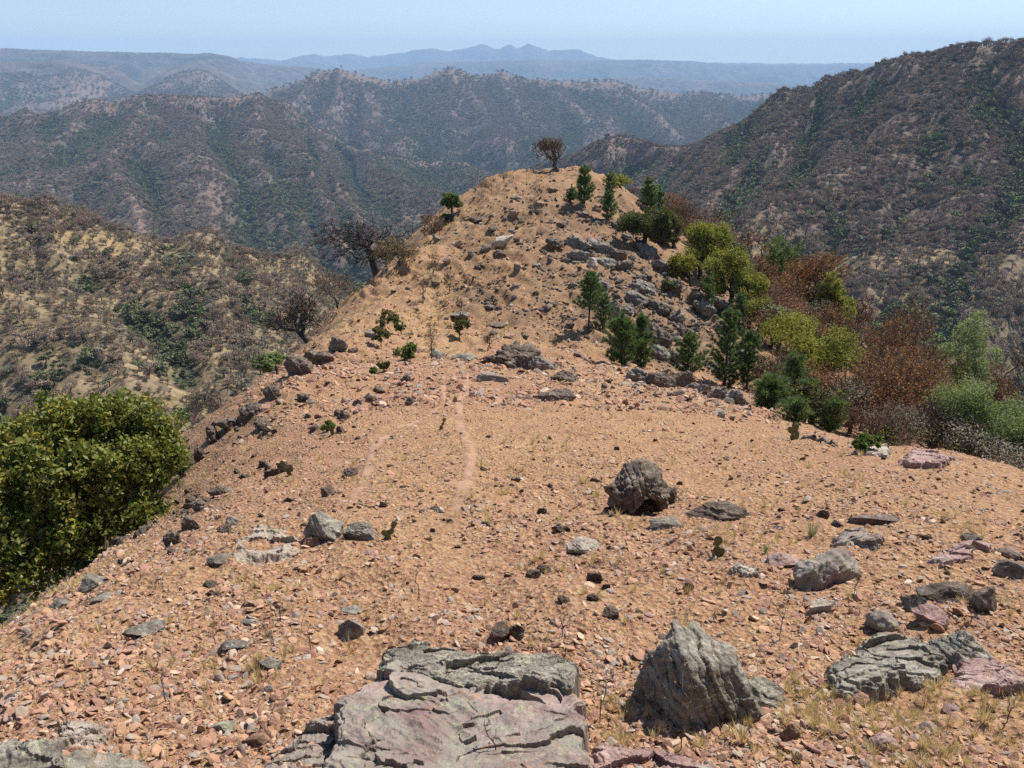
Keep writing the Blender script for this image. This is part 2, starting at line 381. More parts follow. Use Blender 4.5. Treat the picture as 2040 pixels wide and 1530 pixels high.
def mat_far_tree(name, stops):
    s = NT(name, 1.0); return s.done(s.ramp(s.rnd(), stops))
M = {}
M['soil'] = mat_soil(); M['path'] = mat_path()
M['hill0'] = mat_hill('dry_slope', (.12, .088, .05), (.19, .14, .078), (.27, .20, .11), .05, .5)
M['hill1'] = mat_hill('brushy_slope', (.07, .05, .04), (.115, .082, .064), (.175, .125, .095), .02, .2)
M['hill2'] = mat_hill('wooded_hills', (.06, .052, .043), (.105, .078, .064), (.155, .11, .09), .006, .085)
M['hill3'] = mat_hill('distant_hills', (.04, .05, .035), (.07, .055, .045), (.13, .085, .07), .0016, .03)
M['greenstone'] = mat_rock('green_grey_rock', [(.3, (.13, .105, .08)), (.45, (.27, .235, .185)), (.58, (.38, .34, .27)), (.7, (.54, .47, .39))], (.48, .46, .32), 2.2, orange=.4)
M['purple'] = mat_rock('purple_grey_rock', [(.3, (.13, .085, .075)), (.42, (.25, .18, .155)), (.55, (.30, .235, .195)), (.7, (.40, .30, .255))], (.34, .34, .20), 2.2, orange=.8, bump=.45, patch=((.36, .26, .23), (.25, .245, .19), (.20, .11, .10)))
M['pinkrock'] = mat_rock('pink_rock', [(.3, (.26, .15, .13)), (.5, (.44, .28, .24)), (.7, (.58, .44, .38))], (.44, .40, .32), 2.0)
M['darkrock'] = mat_rock('dark_rock', [(.3, (.08, .055, .04)), (.5, (.18, .13, .095)), (.7, (.34, .27, .20))], (.30, .29, .25), 1.8)
M['greyrock'] = mat_rock('weathered_grey_rock', [(.3, (.12, .095, .075)), (.5, (.25, .215, .17)), (.7, (.45, .40, .33))], (.42, .42, .36), 1.6)
M['palerock'] = mat_rock('pale_rock', [(.3, (.34, .26, .19)), (.5, (.48, .39, .30)), (.7, (.60, .53, .44))], (.40, .38, .30), 1.6)
M['tanrock'] = mat_rock('tan_rock', [(.3, (.22, .12, .08)), (.5, (.38, .22, .14)), (.7, (.50, .33, .21))], (.30, .26, .21), 2.0)
M['stone'] = mat_stone()
M['oak'] = mat_leaf('oak_leaf', [(0, (.075, .105, .022)), (.3, (.145, .17, .03)), (.6, (.235, .235, .042)), (.85, (.34, .275, .05)), (1, (.44, .24, .06))], .3, .5, .25)
M['oaky'] = mat_leaf('yellow_green_leaf', [(0, (.11, .13, .02)), (.5, (.27, .27, .038)), (.85, (.34, .29, .045)), (1, (.40, .25, .06))], .35)
M['green'] = mat_leaf('green_leaf', [(0, (.06, .10, .025)), (.5, (.13, .19, .045)), (1, (.22, .27, .07))], .35, var=.3)
M['dark'] = mat_leaf('dark_leaf', [(0, (.045, .06, .018)), (.5, (.10, .11, .03)), (.85, (.20, .165, .045)), (1, (.26, .17, .06))], .25)
M['pale'] = mat_leaf('grey_green_leaf', [(0, (.10, .125, .055)), (.5, (.19, .22, .10)), (1, (.30, .32, .17))], .35)
M['willow'] = mat_leaf('feathery_leaf', [(0, (.12, .17, .055)), (.5, (.23, .29, .11)), (1, (.38, .42, .20))], .35)
M['rust'] = mat_leaf('rusty_leaf', [(0, (.14, .065, .03)), (.5, (.31, .13, .05)), (1, (.44, .21, .08))], .2)
M['dryleaf'] = mat_leaf('dry_leaf', [(0, (.10, .07, .04)), (.5, (.25, .17, .09)), (1, (.40, .30, .17))], .25)
M['needle'] = mat_leaf('pine_needle', [(0, (.06, .11, .04)), (.5, (.13, .20, .065)), (1, (.27, .34, .13))], .25, .5)
M['bark'] = mat_bark('dark_bark', (.03, .024, .02), (.085, .07, .058))
M['barkg'] = mat_bark('grey_bark', (.055, .045, .038), (.14, .115, .10))
M['twig'] = mat_bark('brown_twig', (.07, .045, .032), (.15, .10, .07))
M['straw'] = mat_leaf('dry_grass_blade', [(0, (.50, .34, .15)), (.5, (.66, .49, .24)), (1, (.78, .64, .36))], .3)
M['cactus'] = mat_plain('cactus_skin', (.085, .10, .035), (.16, .15, .06), 18, .6)
M['wood'] = mat_bark('bleached_wood', (.09, .075, .06), (.24, .20, .17))
def nhit(px, row):
    for k in range(60):
        b = hit(px, row)
        if b is not None and b[1] < 100: return b
        row += 4; px += 3 if px < 1020 else -3
    return b

# ------------------------------------------------------------------ land meshes
def blob(x, y, lst):
    t = np.zeros_like(x)
    for px, row, rx, ry, a in lst:
        t = np.maximum(t, a * np.exp(-(((x - px) / rx)**2 + ((y - row) / ry)**2)))
    return t
path_pts = np.array([hit(*p) for p in PATH])
def land_masks(X, Y, Z):
    dep = np.maximum(Y * cP - Z * sP, .5); px = 1020 + FPX * X / dep; row = 765 - FPX * (Y * sP + Z * cP) / dep
    nz = fbm2(X / 2.2, Y / 2.2, 4, 31)
    st = blob(px, row, [(850,640,60,60,1),(900,690,60,30,1),(860,560,45,60,.9),(700,650,80,35,.6),(800,560,45,60,.6),(990,400,60,40,.4),(1240,740,60,22,.9),(1330,800,150,35,.55),(1010,880,160,60,.35),(905,470,60,70,.75),(940,430,60,40,.7),(850,590,70,70,.8),(1900,1450,200,120,.4)])
    st = np.where(Y < 85, np.clip(st + nz * .5 - .08, 0, 1) * np.clip(st * 3, 0, 1), 0)
    pk = blob(px, row, [(600,900,170,130,.95),(850,780,160,60,.8),(1050,780,150,50,.6),(700,800,200,80,.7),(500,950,150,100,1),(420,1000,100,90,.9),(1080,480,160,100,.5),(1700,930,300,60,.4)])
    pk = np.where(Y < 60, np.clip(pk + nz * .4, 0, 1) * np.clip(pk * 3, 0, 1) * .8, 0)
    t = np.clip(Y / 75.0, 0, 1) * 75.0; dx = X - np.interp(t, [0, 30, 75], [0, 0, 3])
    lt = np.maximum(sstep(10, 14.5, dx + .9 * nz - np.interp(Y, [0, 15, 40, 60], [-2.2, -1.5, 2, -.5])), sstep(9.5, 13, -dx + nz - np.interp(Y, [0, 8, 20], [-4, -2.5, 0])))
    lt = np.maximum(lt, sstep(78, 84, Y))
    br = blob(px, row, [(1150,430,170,70,.85),(1080,450,200,120,.8),(1030,580,140,90,.7),(1130,650,120,50,.6),(1250,560,220,120,.95),(1350,650,180,90,.9),(1050,520,90,70,.5),(500,830,110,60,.55),(400,980,90,80,.5)])
    br = np.where(Y < 90, np.clip(br + nz * .55, 0, 1) * np.clip(br * 3, 0, 1), 0)
    return st, pk, lt, br
ny, nx = 980, 900
yy = np.r_[np.linspace(-14, 1.5, 60)[:-1], np.exp(np.linspace(math.log(1.5), math.log(150), ny))]
uu = np.linspace(-1, 1, nx)
hw = np.maximum(4.2, 2.6 + np.abs(yy) * .88)
hw = np.where(yy < 1.5, np.maximum(hw, 4.2 + (1.5 - yy) * .6), hw)
X = uu[None, :] * hw[:, None]; Y = np.repeat(yy[:, None], nx, 1)
Z = H(X, Y)
rr = np.hypot(X, Y)
Z = Z + .012 * fbm2(X / .11, Y / .11, 3, 33) * np.clip(12 / rr, .0, 1) + .05 * np.clip(rr / 20, 0, 2) * fbm2(X / .9, Y / .9, 3, 35)
st, pk, lt, br = land_masks(X, Y, Z)
g = link('ground', gridmesh('ground', X, Y, Z, [M['soil']], {'straw': st.ravel(), 'pink': pk.ravel(), 'litter': lt.ravel(), 'brown': br.ravel()})); tag(g, kind='structure')
def GZ(x, y):   # surface height incl. fine relief
    x = np.asarray(x, float); y = np.asarray(y, float); r = np.hypot(x, y)
    return H(x, y) + .012 * fbm2(x / .11, y / .11, 3, 33) * np.clip(12 / r, .0, 1) + .05 * np.clip(r / 20, 0, 2) * fbm2(x / .9, y / .9, 3, 35)

# far land: one sheet in rings
az = np.linspace(R(-46), R(46), 1150)
rd = np.exp(np.linspace(math.log(118), math.log(17000), 1300))
A_, D_ = np.meshgrid(az, rd); FX = np.sin(A_) * D_; FY = np.cos(A_) * D_
FZ = H(FX, FY)
ang = FZ / D_; run = np.maximum.accumulate(ang, 0)
# the ground near the spur hides too
hid = run - ang
relh = FZ - np.interp(D_.ravel(), [0, 200, 500, 1000, 2000, 5000, 20000], [-90, -108, -185, -228, -270, -250, -220]).reshape(D_.shape)
FPXc, FROW = to_px(FX, FY, FZ)
# concavity (gullies) from the mesh itself
def blur(a, n):
    k = np.ones(n) / n
    b = np.apply_along_axis(lambda v: np.convolve(np.pad(v, (n // 2, n - 1 - n // 2), 'edge'), k, 'valid'), 0, a)
    return np.apply_along_axis(lambda v: np.convolve(np.pad(v, (n // 2, n - 1 - n // 2), 'edge'), k, 'valid'), 1, b)
conc = (blur(FZ, 41) - FZ) / (D_ * .012)
gn = fbm2(FX / (D_ * .10 + 20), FY / (D_ * .10 + 20), 4, 41)
green = np.clip(conc * 1.6 + gn * .9 - .15, 0, 1)
green = np.maximum(green, blob(FPXc, FROW, [(560,450,60,90,.9),(480,460,35,70,.8),(700,300,160,60,.7),(900,300,200,60,.8),(640,165,80,30,.6)]) * (gn + .6).clip(0, 1) * (D_ > 600))
straw = .85 * np.clip(blob(FPXc, FROW, [(180,478,60,12,1),(245,505,30,10,1),(140,470,45,9,.7),(215,490,60,8,1)]) * (D_ < 420) + 0, 0, 1) * (gn * .8 + 1).clip(0, 1)
bare = np.clip(-conc * 1.2 + gn * .5 - .35, 0, .8) * np.where(D_ > 450, 1, .4)
bare = np.where(D_ > 4300, bare * .35, bare)
bare = np.maximum(bare, blob(FPXc, FROW, [(360,160,110,22,.8),(130,185,140,35,.75),(1580,420,70,30,.7),(430,400,40,60,.5),(540,420,20,80,.6),(700,240,60,40,.5)]) * (gn + .7).clip(0, 1) * (D_ > 380))
rings = [(118, 430, 'hillside', 'hill0'), (430, 1180, 'mountain', 'hill1'), (1180, 4700, 'hills', 'hill2'), (4700, 17001, 'distant_mountains', 'hill3')]
idx = [int(np.searchsorted(rd, a)) for a, *_ in rings] + [len(rd) - 1]
for k, (a, b, nm, mt) in enumerate(rings):
    s_ = slice(idx[k], idx[k+1] + 1)
    o = link(nm, gridmesh(nm, FX[s_], FY[s_], FZ[s_], [M[mt]], {'green': green[s_].ravel() * .8, 'straw': straw[s_].ravel(), 'bare': bare[s_].ravel()})); tag(o, kind='structure')

# trodden trail
def strip(name, pts, w0, mat, seed=0):
    P = pts[:, :2]; L = np.r_[0, np.cumsum(np.linalg.norm(np.diff(P, axis=0), axis=1))]
    s = np.arange(0, L[-1], .07); cx = np.interp(s, L, P[:, 0]); cy_ = np.interp(s, L, P[:, 1])
    k = np.ones(15) / 15; cx = np.convolve(np.pad(cx, 7, 'edge'), k, 'valid'); cy_ = np.convolve(np.pad(cy_, 7, 'edge'), k, 'valid')
    tx = np.gradient(cx); ty = np.gradient(cy_); q = np.hypot(tx, ty); nxx, nyy = ty / q, -tx / q
    w = w0(s) * (1 + 0.2 * fbm2(s / .8, s * 0, 3, seed)); wl = w * (1 + .35 * fbm2(s / .35, s * 0 + 5, 3, seed)); wr = w * (1 + .35 * fbm2(s / .35, s * 0 + 9, 3, seed))
    u = np.linspace(-1, 1, 17)[None, :]
    ww = np.where(u < 0, wl[:, None], wr[:, None]); X = cx[:, None] + nxx[:, None] * u * ww; Y = cy_[:, None] + nyy[:, None] * u * ww
    Z = GZ(X, Y) + .012 * (1 - u**2) + .006 - .03 * (np.abs(u) > .95)
    stw, _, _, _ = land_masks(X, Y, Z)
    o = link(name, gridmesh(name, X, Y, Z, [mat], {'straw': stw.ravel(), 'cover': (np.clip((1 - np.abs(u)) * 1.7, 0, 1) * np.interp(s, [0, 1.2, 3, 9, 16, 28, 60], [0, .4, .6, .62, .6, .6, .55])[:, None] + 0 * X).ravel()})); return tag(o, kind='structure')
strip('path', path_pts, lambda s: np.interp(s, [0, 2, 6, 20, 30, 60], [.04, .10, .11, .15, .34, .42]), M['path'], 3)

track_pts = np.array([hit(*p) for p in [(685,1035),(700,1000),(722,965),(735,930),(742,900),(765,872),(800,848),(850,830),(905,800)]])
strip('path', track_pts, lambda s: np.interp(s, [0, 1, 8, 12], [.03, .07, .09, .06]) , M['path'], 8)

# ------------------------------------------------------------------ rocks
_ico = {}
def ico(n):
    if n not in _ico:
        b = bmesh.new(); bmesh.ops.create_icosphere(b, subdivisions=n, radius=1); b.verts.ensure_lookup_table()
        _ico[n] = (np.array([v.co[:] for v in b.verts]), np.array([[v.index for v in f.verts] for f in b.faces])); b.free()
    return _ico[n]
def rock_mesh(name, mat, w, d, h, seed, sub=6, cuts=22, rough=.05, strata=.0, sdir=(.3, .2, 1), arch=False, box=.35, wedge=0, facet=.035, cmin=.5):
    rs = np.random.RandomState(seed); V, F = ico(sub); V = V.copy()
    p = 2 + 3 * box; V /= (np.abs(V)**p).sum(1)[:, None]**(1 / p)
    V *= (1 + .16 * fbm3(V * 1.1, 2, seed % 50))[:, None]
    for _ in range(cuts):
        n = rs.normal(size=3); n /= np.linalg.norm(n); o = rs.uniform(cmin, .95)
        q = V @ n - o; V -= n[None] * np.maximum(q, 0)[:, None] * .98
    K = rs.normal(size=(70, 3)); K /= np.linalg.norm(K, axis=1)[:, None]; U = V / np.linalg.norm(V, axis=1)[:, None]; U = U + .12 * np.stack([fbm3(V * 2.3, 2, seed % 23 + k) for k in range(3)], 1)
    ci = np.argmax(U @ K.T, 1); V *= (1 + facet * rs.uniform(-1, 1, 70)[ci])[:, None]
    if wedge: V[:, 2] = (V[:, 2] + 1) * (1 - wedge * np.clip(V[:, 0], -1, 1)) / (1 + abs(wedge)) * 1.15 - 1
    D = np.array([w, d, h]) / 2; V = V * D
    sz = (w * d * h)**(1 / 3)
    N = V / np.linalg.norm(V, axis=1)[:, None]
    if strata:
        s = np.array(sdir, float); s /= np.linalg.norm(s); q = V @ s / (sz * .085) + .9 * fbm3(V / sz * 2.2, 3, seed % 31)
        fr = q - np.floor(q); hsh = n2(np.floor(q) * 3.37 + .5, np.floor(q) * 0 + seed * .37)
        V += N * (strata * sz * (hsh * .9 + .35 * (np.abs(fr - .5) < .38)))[:, None]
    V += N * (sz * rough * .7 * (fbm3(V / sz * 4.3, 4, seed % 37, .6) + .6 * (1 - 2 * np.abs(n3(V / sz * 4.1, seed % 29)))))[:, None]
    if arch:
        q = np.exp(-((V[:, 0] - w * .10) / (w * .15))**2) * sstep(.18 * h, -.3 * h, V[:, 2]) * sstep(.1 * d, -.35 * d, V[:, 1])
        V[:, 1] += q * d * .62; V[:, 2] += q * h * .12
    return mesh_np(name, V, F, [mat], False)
rock_boxes = []
def rock(px0, r0, px1, r1, mat, label, seed, name='rock', dr=.8, sub=6, rz=0, tilt=(0, 0), group=None, lift=.0, **k):
    cx = (px0 + px1) / 2; hr = r1 - r0
    p = nhit(cx, r1 - .18 * hr)
    dep = p[1] * cP - p[2] * sP; w = (px1 - px0) / FPX * dep * 1.1; ah = hr / FPX * dep; th = math.atan2(-p[2], p[1])
    d = dr * w; d = min(d, ah * .8 / math.sin(th)); h = math.sqrt(max(ah**2 - (d * math.sin(th))**2, (.35 * ah)**2)) / math.cos(th); h = h * 1.15 * k.pop('hs', 1)
    me = rock_mesh(name, M[mat], w, d, h, seed, sub, **k)
    o = link(name, me); o.location = (p[0], p[1] + d * .25, float(GZ(p[0], p[1] + d * .25)) + h * (.14 + lift)); o.rotation_euler = (tilt[0], tilt[1], rz)
    rock_boxes.append((px0, r0, px1, r1))
    return tag(o, label, 'rock', group)
def outcrop(poly, hgt, mat, label, seed, n=230, cells=26, crack=.03, ter=.25, name='rock_outcrop', slope=(0, 0), edge=.05, offs=.03, group=None):
    G0 = np.array([nhit(*p) for p in poly]); P = G0[:, :2]
    lo = P.min(0) - .05; hi = P.max(0) + .05; asp = (hi - lo) / (hi - lo).max()
    nx_ = max(40, int(n * asp[0])); ny_ = max(40, int(n * asp[1]))
    X, Y = np.meshgrid(np.linspace(lo[0], hi[0], nx_), np.linspace(lo[1], hi[1], ny_)); sc_ = (hi - lo).max()
    wx = X + sc_ * .035 * fbm2(X / sc_ * 7, Y / sc_ * 7, 4, seed); wy = Y + sc_ * .035 * fbm2(X / sc_ * 7, Y / sc_ * 7, 4, seed + 1)
    ins = np.zeros(X.shape, bool); dist = np.full(X.shape, 1e9)
    for a, b in zip(P, np.roll(P, -1, 0)):
        e = b - a; t = np.clip(((wx - a[0]) * e[0] + (wy - a[1]) * e[1]) / (e @ e), 0, 1)
        dist = np.minimum(dist, np.hypot(wx - a[0] - t * e[0], wy - a[1] - t * e[1]))
        c = ((a[1] > wy) != (b[1] > wy)) & (wx < (b[0] - a[0]) * (wy - a[1]) / (b[1] - a[1] + 1e-12) + a[0]); ins ^= c
    sd_ = np.where(ins, dist, -dist)
    rs = np.random.RandomState(seed); C = lo + rs.rand(cells, 2) * (hi - lo)
    dd = np.hypot((wx[..., None] - C[:, 0]), 1.35 * (wy[..., None] - C[:, 1])); od = np.argsort(dd, -1); i0 = od[..., 0]
    f1 = np.take_along_axis(dd, od[..., :1], -1)[..., 0]; f2 = np.take_along_axis(dd, od[..., 1:2], -1)[..., 0]
    off = rs.uniform(-1, 1, cells) * offs; tl = rs.normal(size=(cells, 2)) * .07
    z = off[i0] + tl[i0, 0] * (X - C[i0, 0]) + tl[i0, 1] * (Y - C[i0, 1])
    u0 = X / sc_; v0 = Y / sc_
    z = z - crack * np.exp(-((f2 - f1) / (sc_ * .005))**2) * sstep(-.3, .3, n2(u0 * 4, v0 * 4, seed + 9))
    u = X / sc_; v = Y / sc_
    C2 = lo + rs.rand(cells * 7, 2) * (hi - lo); XX = X + sc_ * .02 * fbm2(u * 20, v * 20, 2, seed + 8); d2 = np.hypot(XX[..., None] - C2[:, 0], 2.0 * (Y[..., None] - C2[:, 1])); j0 = d2.argmin(-1)
    t2 = rs.normal(size=(cells * 7, 2)) * .08; o2 = rs.uniform(-1, 1, cells * 7) * offs * .2
    z = z + (o2[j0] + t2[j0, 0] * (X - C2[j0, 0]) + t2[j0, 1] * (Y - C2[j0, 1])) * (n2(u * 3, v * 3, seed + 12) > -.15)
    z = z + sc_ * (.0035 + .006 * (cells > 12)) * fbm2(u * 14, v * 14, 5, seed + 2, .65) + sc_ * .02 * (rid2((u * .8 + v * .6) * 9, (v * .8 - u * .6) * 2.2, 3, seed + 4) - 1) * .16 * (1 + 3 * (n2(u * 2, v * 2, seed + 15) > .25))
    q = (sd_ / (edge * .6) + .8 * fbm2(u * 14, v * 14, 3, seed + 6)); q = np.clip(q, 0, None)
    prof = sstep(0, 1, q) * (1 - ter) + ter * sstep(1.2, 1.8, q) * .6 + ter * sstep(3, 3.6, q) * .4
    # base plane fitted to the ground under the outcrop
    A = np.c_[P, np.ones(len(P))]; co = np.linalg.lstsq(A, G0[:, 2], rcond=None)[0]
    c0 = P.mean(0)
    base = co[0] * X + co[1] * Y + co[2] + slope[0] * (X - c0[0]) + slope[1] * (Y - c0[1])
    gz = GZ(X, Y); Z = np.where(q > 0, np.maximum(gz * 0 + base, gz - hgt * .2) * prof + gz * (1 - prof) + (hgt + z) * prof, gz - .03)
    Z = Z - .02 * (sd_ < 0)
    me = gridmesh(name, X - c0[0], Y - c0[1], Z - co[:2] @ c0 - co[2], [M[mat]])
    bm = bmesh.new(); bm.from_mesh(me); bm.verts.ensure_lookup_table(); s_ = sd_.ravel()
    bmesh.ops.delete(bm, geom=[v for v in bm.verts if s_[v.index] < -sc_ * .03], context='VERTS'); bm.to_mesh(me); bm.free(); me.polygons.foreach_set('use_smooth', np.zeros(len(me.polygons), bool))
    o = link(name, me); o.location = (c0[0], c0[1], co[:2] @ c0 + co[2])
    xs = [p[0] for p in poly]; ys = [p[1] for p in poly]; rock_boxes.append((min(xs), min(ys), max(xs), max(ys)))
    return tag(o, label, 'rock outcrop', group)

# foreground outcrops
outcrop([(640,1640),(655,1560),(668,1480),(700,1425),(770,1375),(880,1375),(1000,1385),(1100,1400),(1150,1430),(1168,1500),(1180,1640),(900,1700)], .14, 'purple', 'large flat cracked grey pink slab filling the bottom centre foreground', 11, 330, 9, .03, .15, edge=.02, offs=.012)
outcrop([(755,1400),(765,1345),(840,1322),(930,1335),(1010,1345),(1100,1352),(1152,1395),(1155,1440),(1090,1425),(1000,1415),(880,1405)], .165, 'greenstone', 'rough greenish upper edge of the large foreground slab', 31, 320, 20, .025, .12, edge=.025, offs=.022)
outcrop([(510,1640),(520,1540),(560,1500),(600,1470),(655,1440),(690,1430),(668,1500),(655,1580),(650,1640)], .055, 'purple', 'dark purple stepped blocks on the left side of the large slab', 32, 240, 14, .05, .45, edge=.03, offs=.05)
outcrop([(1160,1640),(1175,1500),(1240,1492),(1330,1505),(1425,1530),(1440,1600),(1350,1700)], .05, 'pinkrock', 'flat pink slab at the bottom edge right of the big purple slab', 12, 200, 9, .02, .3, edge=.05, offs=.015)
outcrop([(1645,1385),(1640,1345),(1690,1310),(1740,1275),(1800,1262),(1850,1290),(1890,1320),(1880,1360),(1820,1375),(1760,1390),(1700,1405)], .07, 'greenstone', 'low green grey bedrock slab beside the bottom right corner', 13, 240, 12, .03, .35, edge=.05)
outcrop([(1895,1370),(1900,1325),(1960,1315),(2040,1345),(2080,1380),(2000,1392)], .045, 'pinkrock', 'smooth pink slab running off the right edge of the picture', 14, 150, 6, .02, edge=.05)
outcrop([(-60,1560),(-40,1500),(60,1498),(150,1490),(230,1505),(300,1530),(330,1580),(150,1640)], .05, 'greenstone', 'flat green grey slab cut off by the bottom left corner', 15, 180, 10, .02, edge=.05)
outcrop([(110,1490),(120,1450),(170,1440),(215,1455),(215,1495)], .05, 'palerock', 'rough pale hump just above the bottom left slab', 16, 110, 5, .02, edge=.05)
outcrop([(465,1100),(480,1068),(530,1050),(575,1062),(610,1085),(600,1110),(540,1125),(470,1120)], .03, 'palerock', 'broad pale cream outcrop left of the leaning grey boulder', 17, 170, 14, .03, edge=.22, offs=.035)
outcrop([(1655,1092),(1665,1068),(1720,1064),(1765,1082),(1740,1100)], .06, 'purple', 'flat striped purple slab above the tilted boulder', 18, 130, 5, .02, edge=.06)
outcrop([(1840,1120),(1870,1098),(1950,1085),(1990,1100),(1930,1115),(1880,1132)], .03, 'pinkrock', 'thin flush pink slab above the dark boulder pair', 19, 120, 4, .01, edge=.05)
outcrop([(1445,1142),(1470,1130),(1515,1138),(1510,1150),(1480,1152)], .03, 'palerock', 'small flat pale slab below the single prickly pear', 20, 90, 4, .01, edge=.05)
outcrop([(1690,910),(1730,888),(1780,900),(1770,915)], .08, 'palerock', 'wide pale slab at the right rim of the spur', 23, 100, 5, .02, edge=.12)
outcrop([(1790,925),(1810,906),(1860,903),(1900,920),(1880,935)], .08, 'pinkrock', 'row of thin pink plates at the right rim beside the pale slab', 24, 110, 9, .04, edge=.10)
# single boulders and rocks in the foreground
B = rock
B(1280,1245,1515,1465,'greenstone','big green grey boulder leaning over a dark hollow in the foreground',101,name='boulder',dr=.75,sub=7,strata=.045,sdir=(.75,-.1,.6),rz=.15,tilt=(-.15,.30),lift=-.02,cuts=10,cmin=.72,rough=.05,box=1.4,wedge=.10,hs=.76)
B(1465,1345,1580,1425,'greenstone','low rough wedge on the right foot of the big leaning boulder',102,dr=.8,sub=6,strata=.03,rz=.4,tilt=(0,.3))
B(1862,1238,1990,1335,'greenstone','blocky grey boulder sitting on the right bedrock slab',103,name='boulder',dr=.8,sub=6,strata=.04,sdir=(.6,.1,.8),box=.8)
B(1196,925,1355,1048,'darkrock','dark pitted boulder hollowed out at its foot like an arch',104,name='boulder',dr=.7,sub=7,strata=.035,sdir=(1,.1,.25),arch=True,rough=.10,lift=.16,box=.9)
B(1325,962,1352,1010,'darkrock','small dark knob against the right side of the hollowed boulder',105,dr=.8,sub=5,rough=.1)
B(1288,1028,1362,1060,'greyrock','thin grey wedge right below the hollowed boulder',106,dr=.5,sub=5,tilt=(0,-.2))
B(1368,998,1500,1045,'darkrock','long dark reddish slab right of the hollowed boulder',107,dr=.45,sub=6,strata=.03,tilt=(0,-.12))
B(1676,1015,1812,1052,'darkrock','long low plank like rock on the right slope',108,dr=.4,sub=6,strata=.03,box=.9,tilt=(0,-.05))
B(1572,1085,1705,1180,'purple','tilted purple grey boulder pointing up to the right',109,name='boulder',dr=.6,sub=6,strata=.05,sdir=(-.5,.2,.8),rz=.3,tilt=(0,-.45),box=.6)
B(1524,1090,1605,1135,'pinkrock','flat pink block on the left side of the tilted boulder',110,dr=.7,sub=5,box=.9)
B(1850,1142,1955,1215,'darkrock','darkest square boulder on the right slope',111,name='boulder',dr=.8,sub=6,box=.9,rough=.04)
B(1938,1160,1994,1235,'darkrock','narrow dark boulder touching the right side of the square dark one',112,dr=.9,sub=5,box=.6)
B(1800,1178,1848,1230,'greyrock','upright grey rock left below the square dark boulder',113,dr=.8,sub=5)
B(1826,1198,1896,1258,'pinkrock','pale pink rock between the dark boulders and the bedrock slab',114,dr=.8,sub=5,box=.7)
B(1724,1200,1800,1262,'purple','rounded purple rock above the green bedrock slab',115,dr=.8,sub=5)
B(1975,1112,2045,1160,'greyrock','flat topped rock pile end at the right picture edge',116,dr=.7,sub=5,box=.8)
B(1993,1085,2050,1118,'darkrock','dark lump cut off by the right picture edge',117,dr=.7,sub=5)
B(1915,1055,1958,1085,'greyrock','small grey block near the right edge above the pink plate',118,dr=.7,sub=5)
B(600,1015,690,1088,'greenstone','leaning pale green boulder on the crest left of the trail',119,name='boulder',dr=.7,sub=6,strata=.05,sdir=(.5,0,.8),rz=-.3,tilt=(0,.45),box=.7,lift=.08)
B(680,1032,748,1080,'greyrock','split grey rock on the right side of the leaning pale green boulder',120,dr=.8,sub=6,strata=.05)
B(598,1062,640,1095,'tanrock','small brown rock under the leaning pale green boulder',121,dr=.7,sub=5)
B(400,1103,456,1132,'greyrock','rounded grey rock below the pale cream outcrop',122,dr=.9,sub=5,box=.2)
B(446,1020,476,1052,'purple','small purple block on the red slope left of the pale outcrop',123,dr=.8,sub=5)
B(158,1138,218,1178,'greyrock','smooth grey rock at the edge below the big oak',124,dr=.9,sub=5,box=.2)
B(86,1182,145,1215,'greyrock','low grey rock at the far left edge under the big oak',125,dr=.9,sub=5,box=.2)
B(54,1205,92,1232,'tanrock','brown rock at the far left rim of the ground',126,dr=.9,sub=5)
B(176,1180,215,1205,'greyrock','small grey rock between two larger ones under the oak',127,dr=.9,sub=4)
B(665,1222,728,1278,'greyrock','blocky grey brown rock left of centre with a dark shadow',128,dr=.8,sub=6,box=.7,rough=.03)
B(668,1200,722,1228,'greyrock','flat rock directly behind the blocky grey brown one',129,dr=.8,sub=5)
B(978,1240,1020,1288,'darkrock','dark rock behind the tan topped stone above the big slab',130,dr=.8,sub=6,box=.6)
B(1010,1232,1046,1282,'darkrock','narrow dark ribbed rock right of the tan topped stone',131,dr=.8,sub=6,strata=.05)
B(954,1264,992,1294,'tanrock','flat topped tan stone above the big purple slab',132,dr=.9,sub=5,box=.9,rough=.02)
B(918,1276,955,1298,'tanrock','orange stone left of the flat topped tan stone',133,dr=.9,sub=4)
B(508,1308,566,1338,'greyrock','grey rock on the gravel left of the big slab',134,dr=.9,sub=5)
B(440,1275,492,1302,'greyrock','low grey rock left of and above the other one beside the big slab',135,dr=.9,sub=5)
B(474,1228,512,1246,'greyrock','small sunken grey rock far left of the blocky one',136,dr=.9,sub=5)
B(1044,1130,1077,1156,'darkrock','small dark cube shaped rock in mid slope right of the trail end',137,dr=.8,sub=5,box=.9)
B(1130,1070,1200,1108,'palerock','crumbling pale rock on the slope below the hollowed boulder',138,dr=.8,sub=6,strata=.05)
B(245,1235,330,1272,'greyrock','long grey stone lying on the left gravel',139,dr=.5,sub=5,rz=.5)
B(480,1455,545,1492,'tanrock','brown square block against the lower left of the big slab',140,dr=.7,sub=5,box=.9,rough=.02)
B(410,1435,465,1462,'purple','flat purple stone left of the brown square block',141,dr=.7,sub=5,box=.8)
B(1610,1185,1680,1225,'palerock','pale hump on the gravel below the tilted boulder',142,dr=.9,sub=6,box=.2)
B(1196,1208,1238,1236,'darkrock','squat dark stone with a sunlit top right of centre',143,dr=.8,sub=5,box=.7)
B(540,1405,570,1425,'tanrock','small dark brown stone left of the big slab',144,dr=.8,sub=4)
B(1735,1460,1800,1500,'pinkrock','flat pink stone near the bottom right corner',145,dr=.8,sub=5,box=.7)
B(1830,1430,1885,1470,'purple','chunky purple stone near the bottom right corner',146,dr=.8,sub=5,box=.7)
B(1555,1440,1590,1480,'tanrock','tan stone standing on edge between the leaning boulder and the corner',147,dr=.6,sub=5,box=.7,tilt=(0,.5))
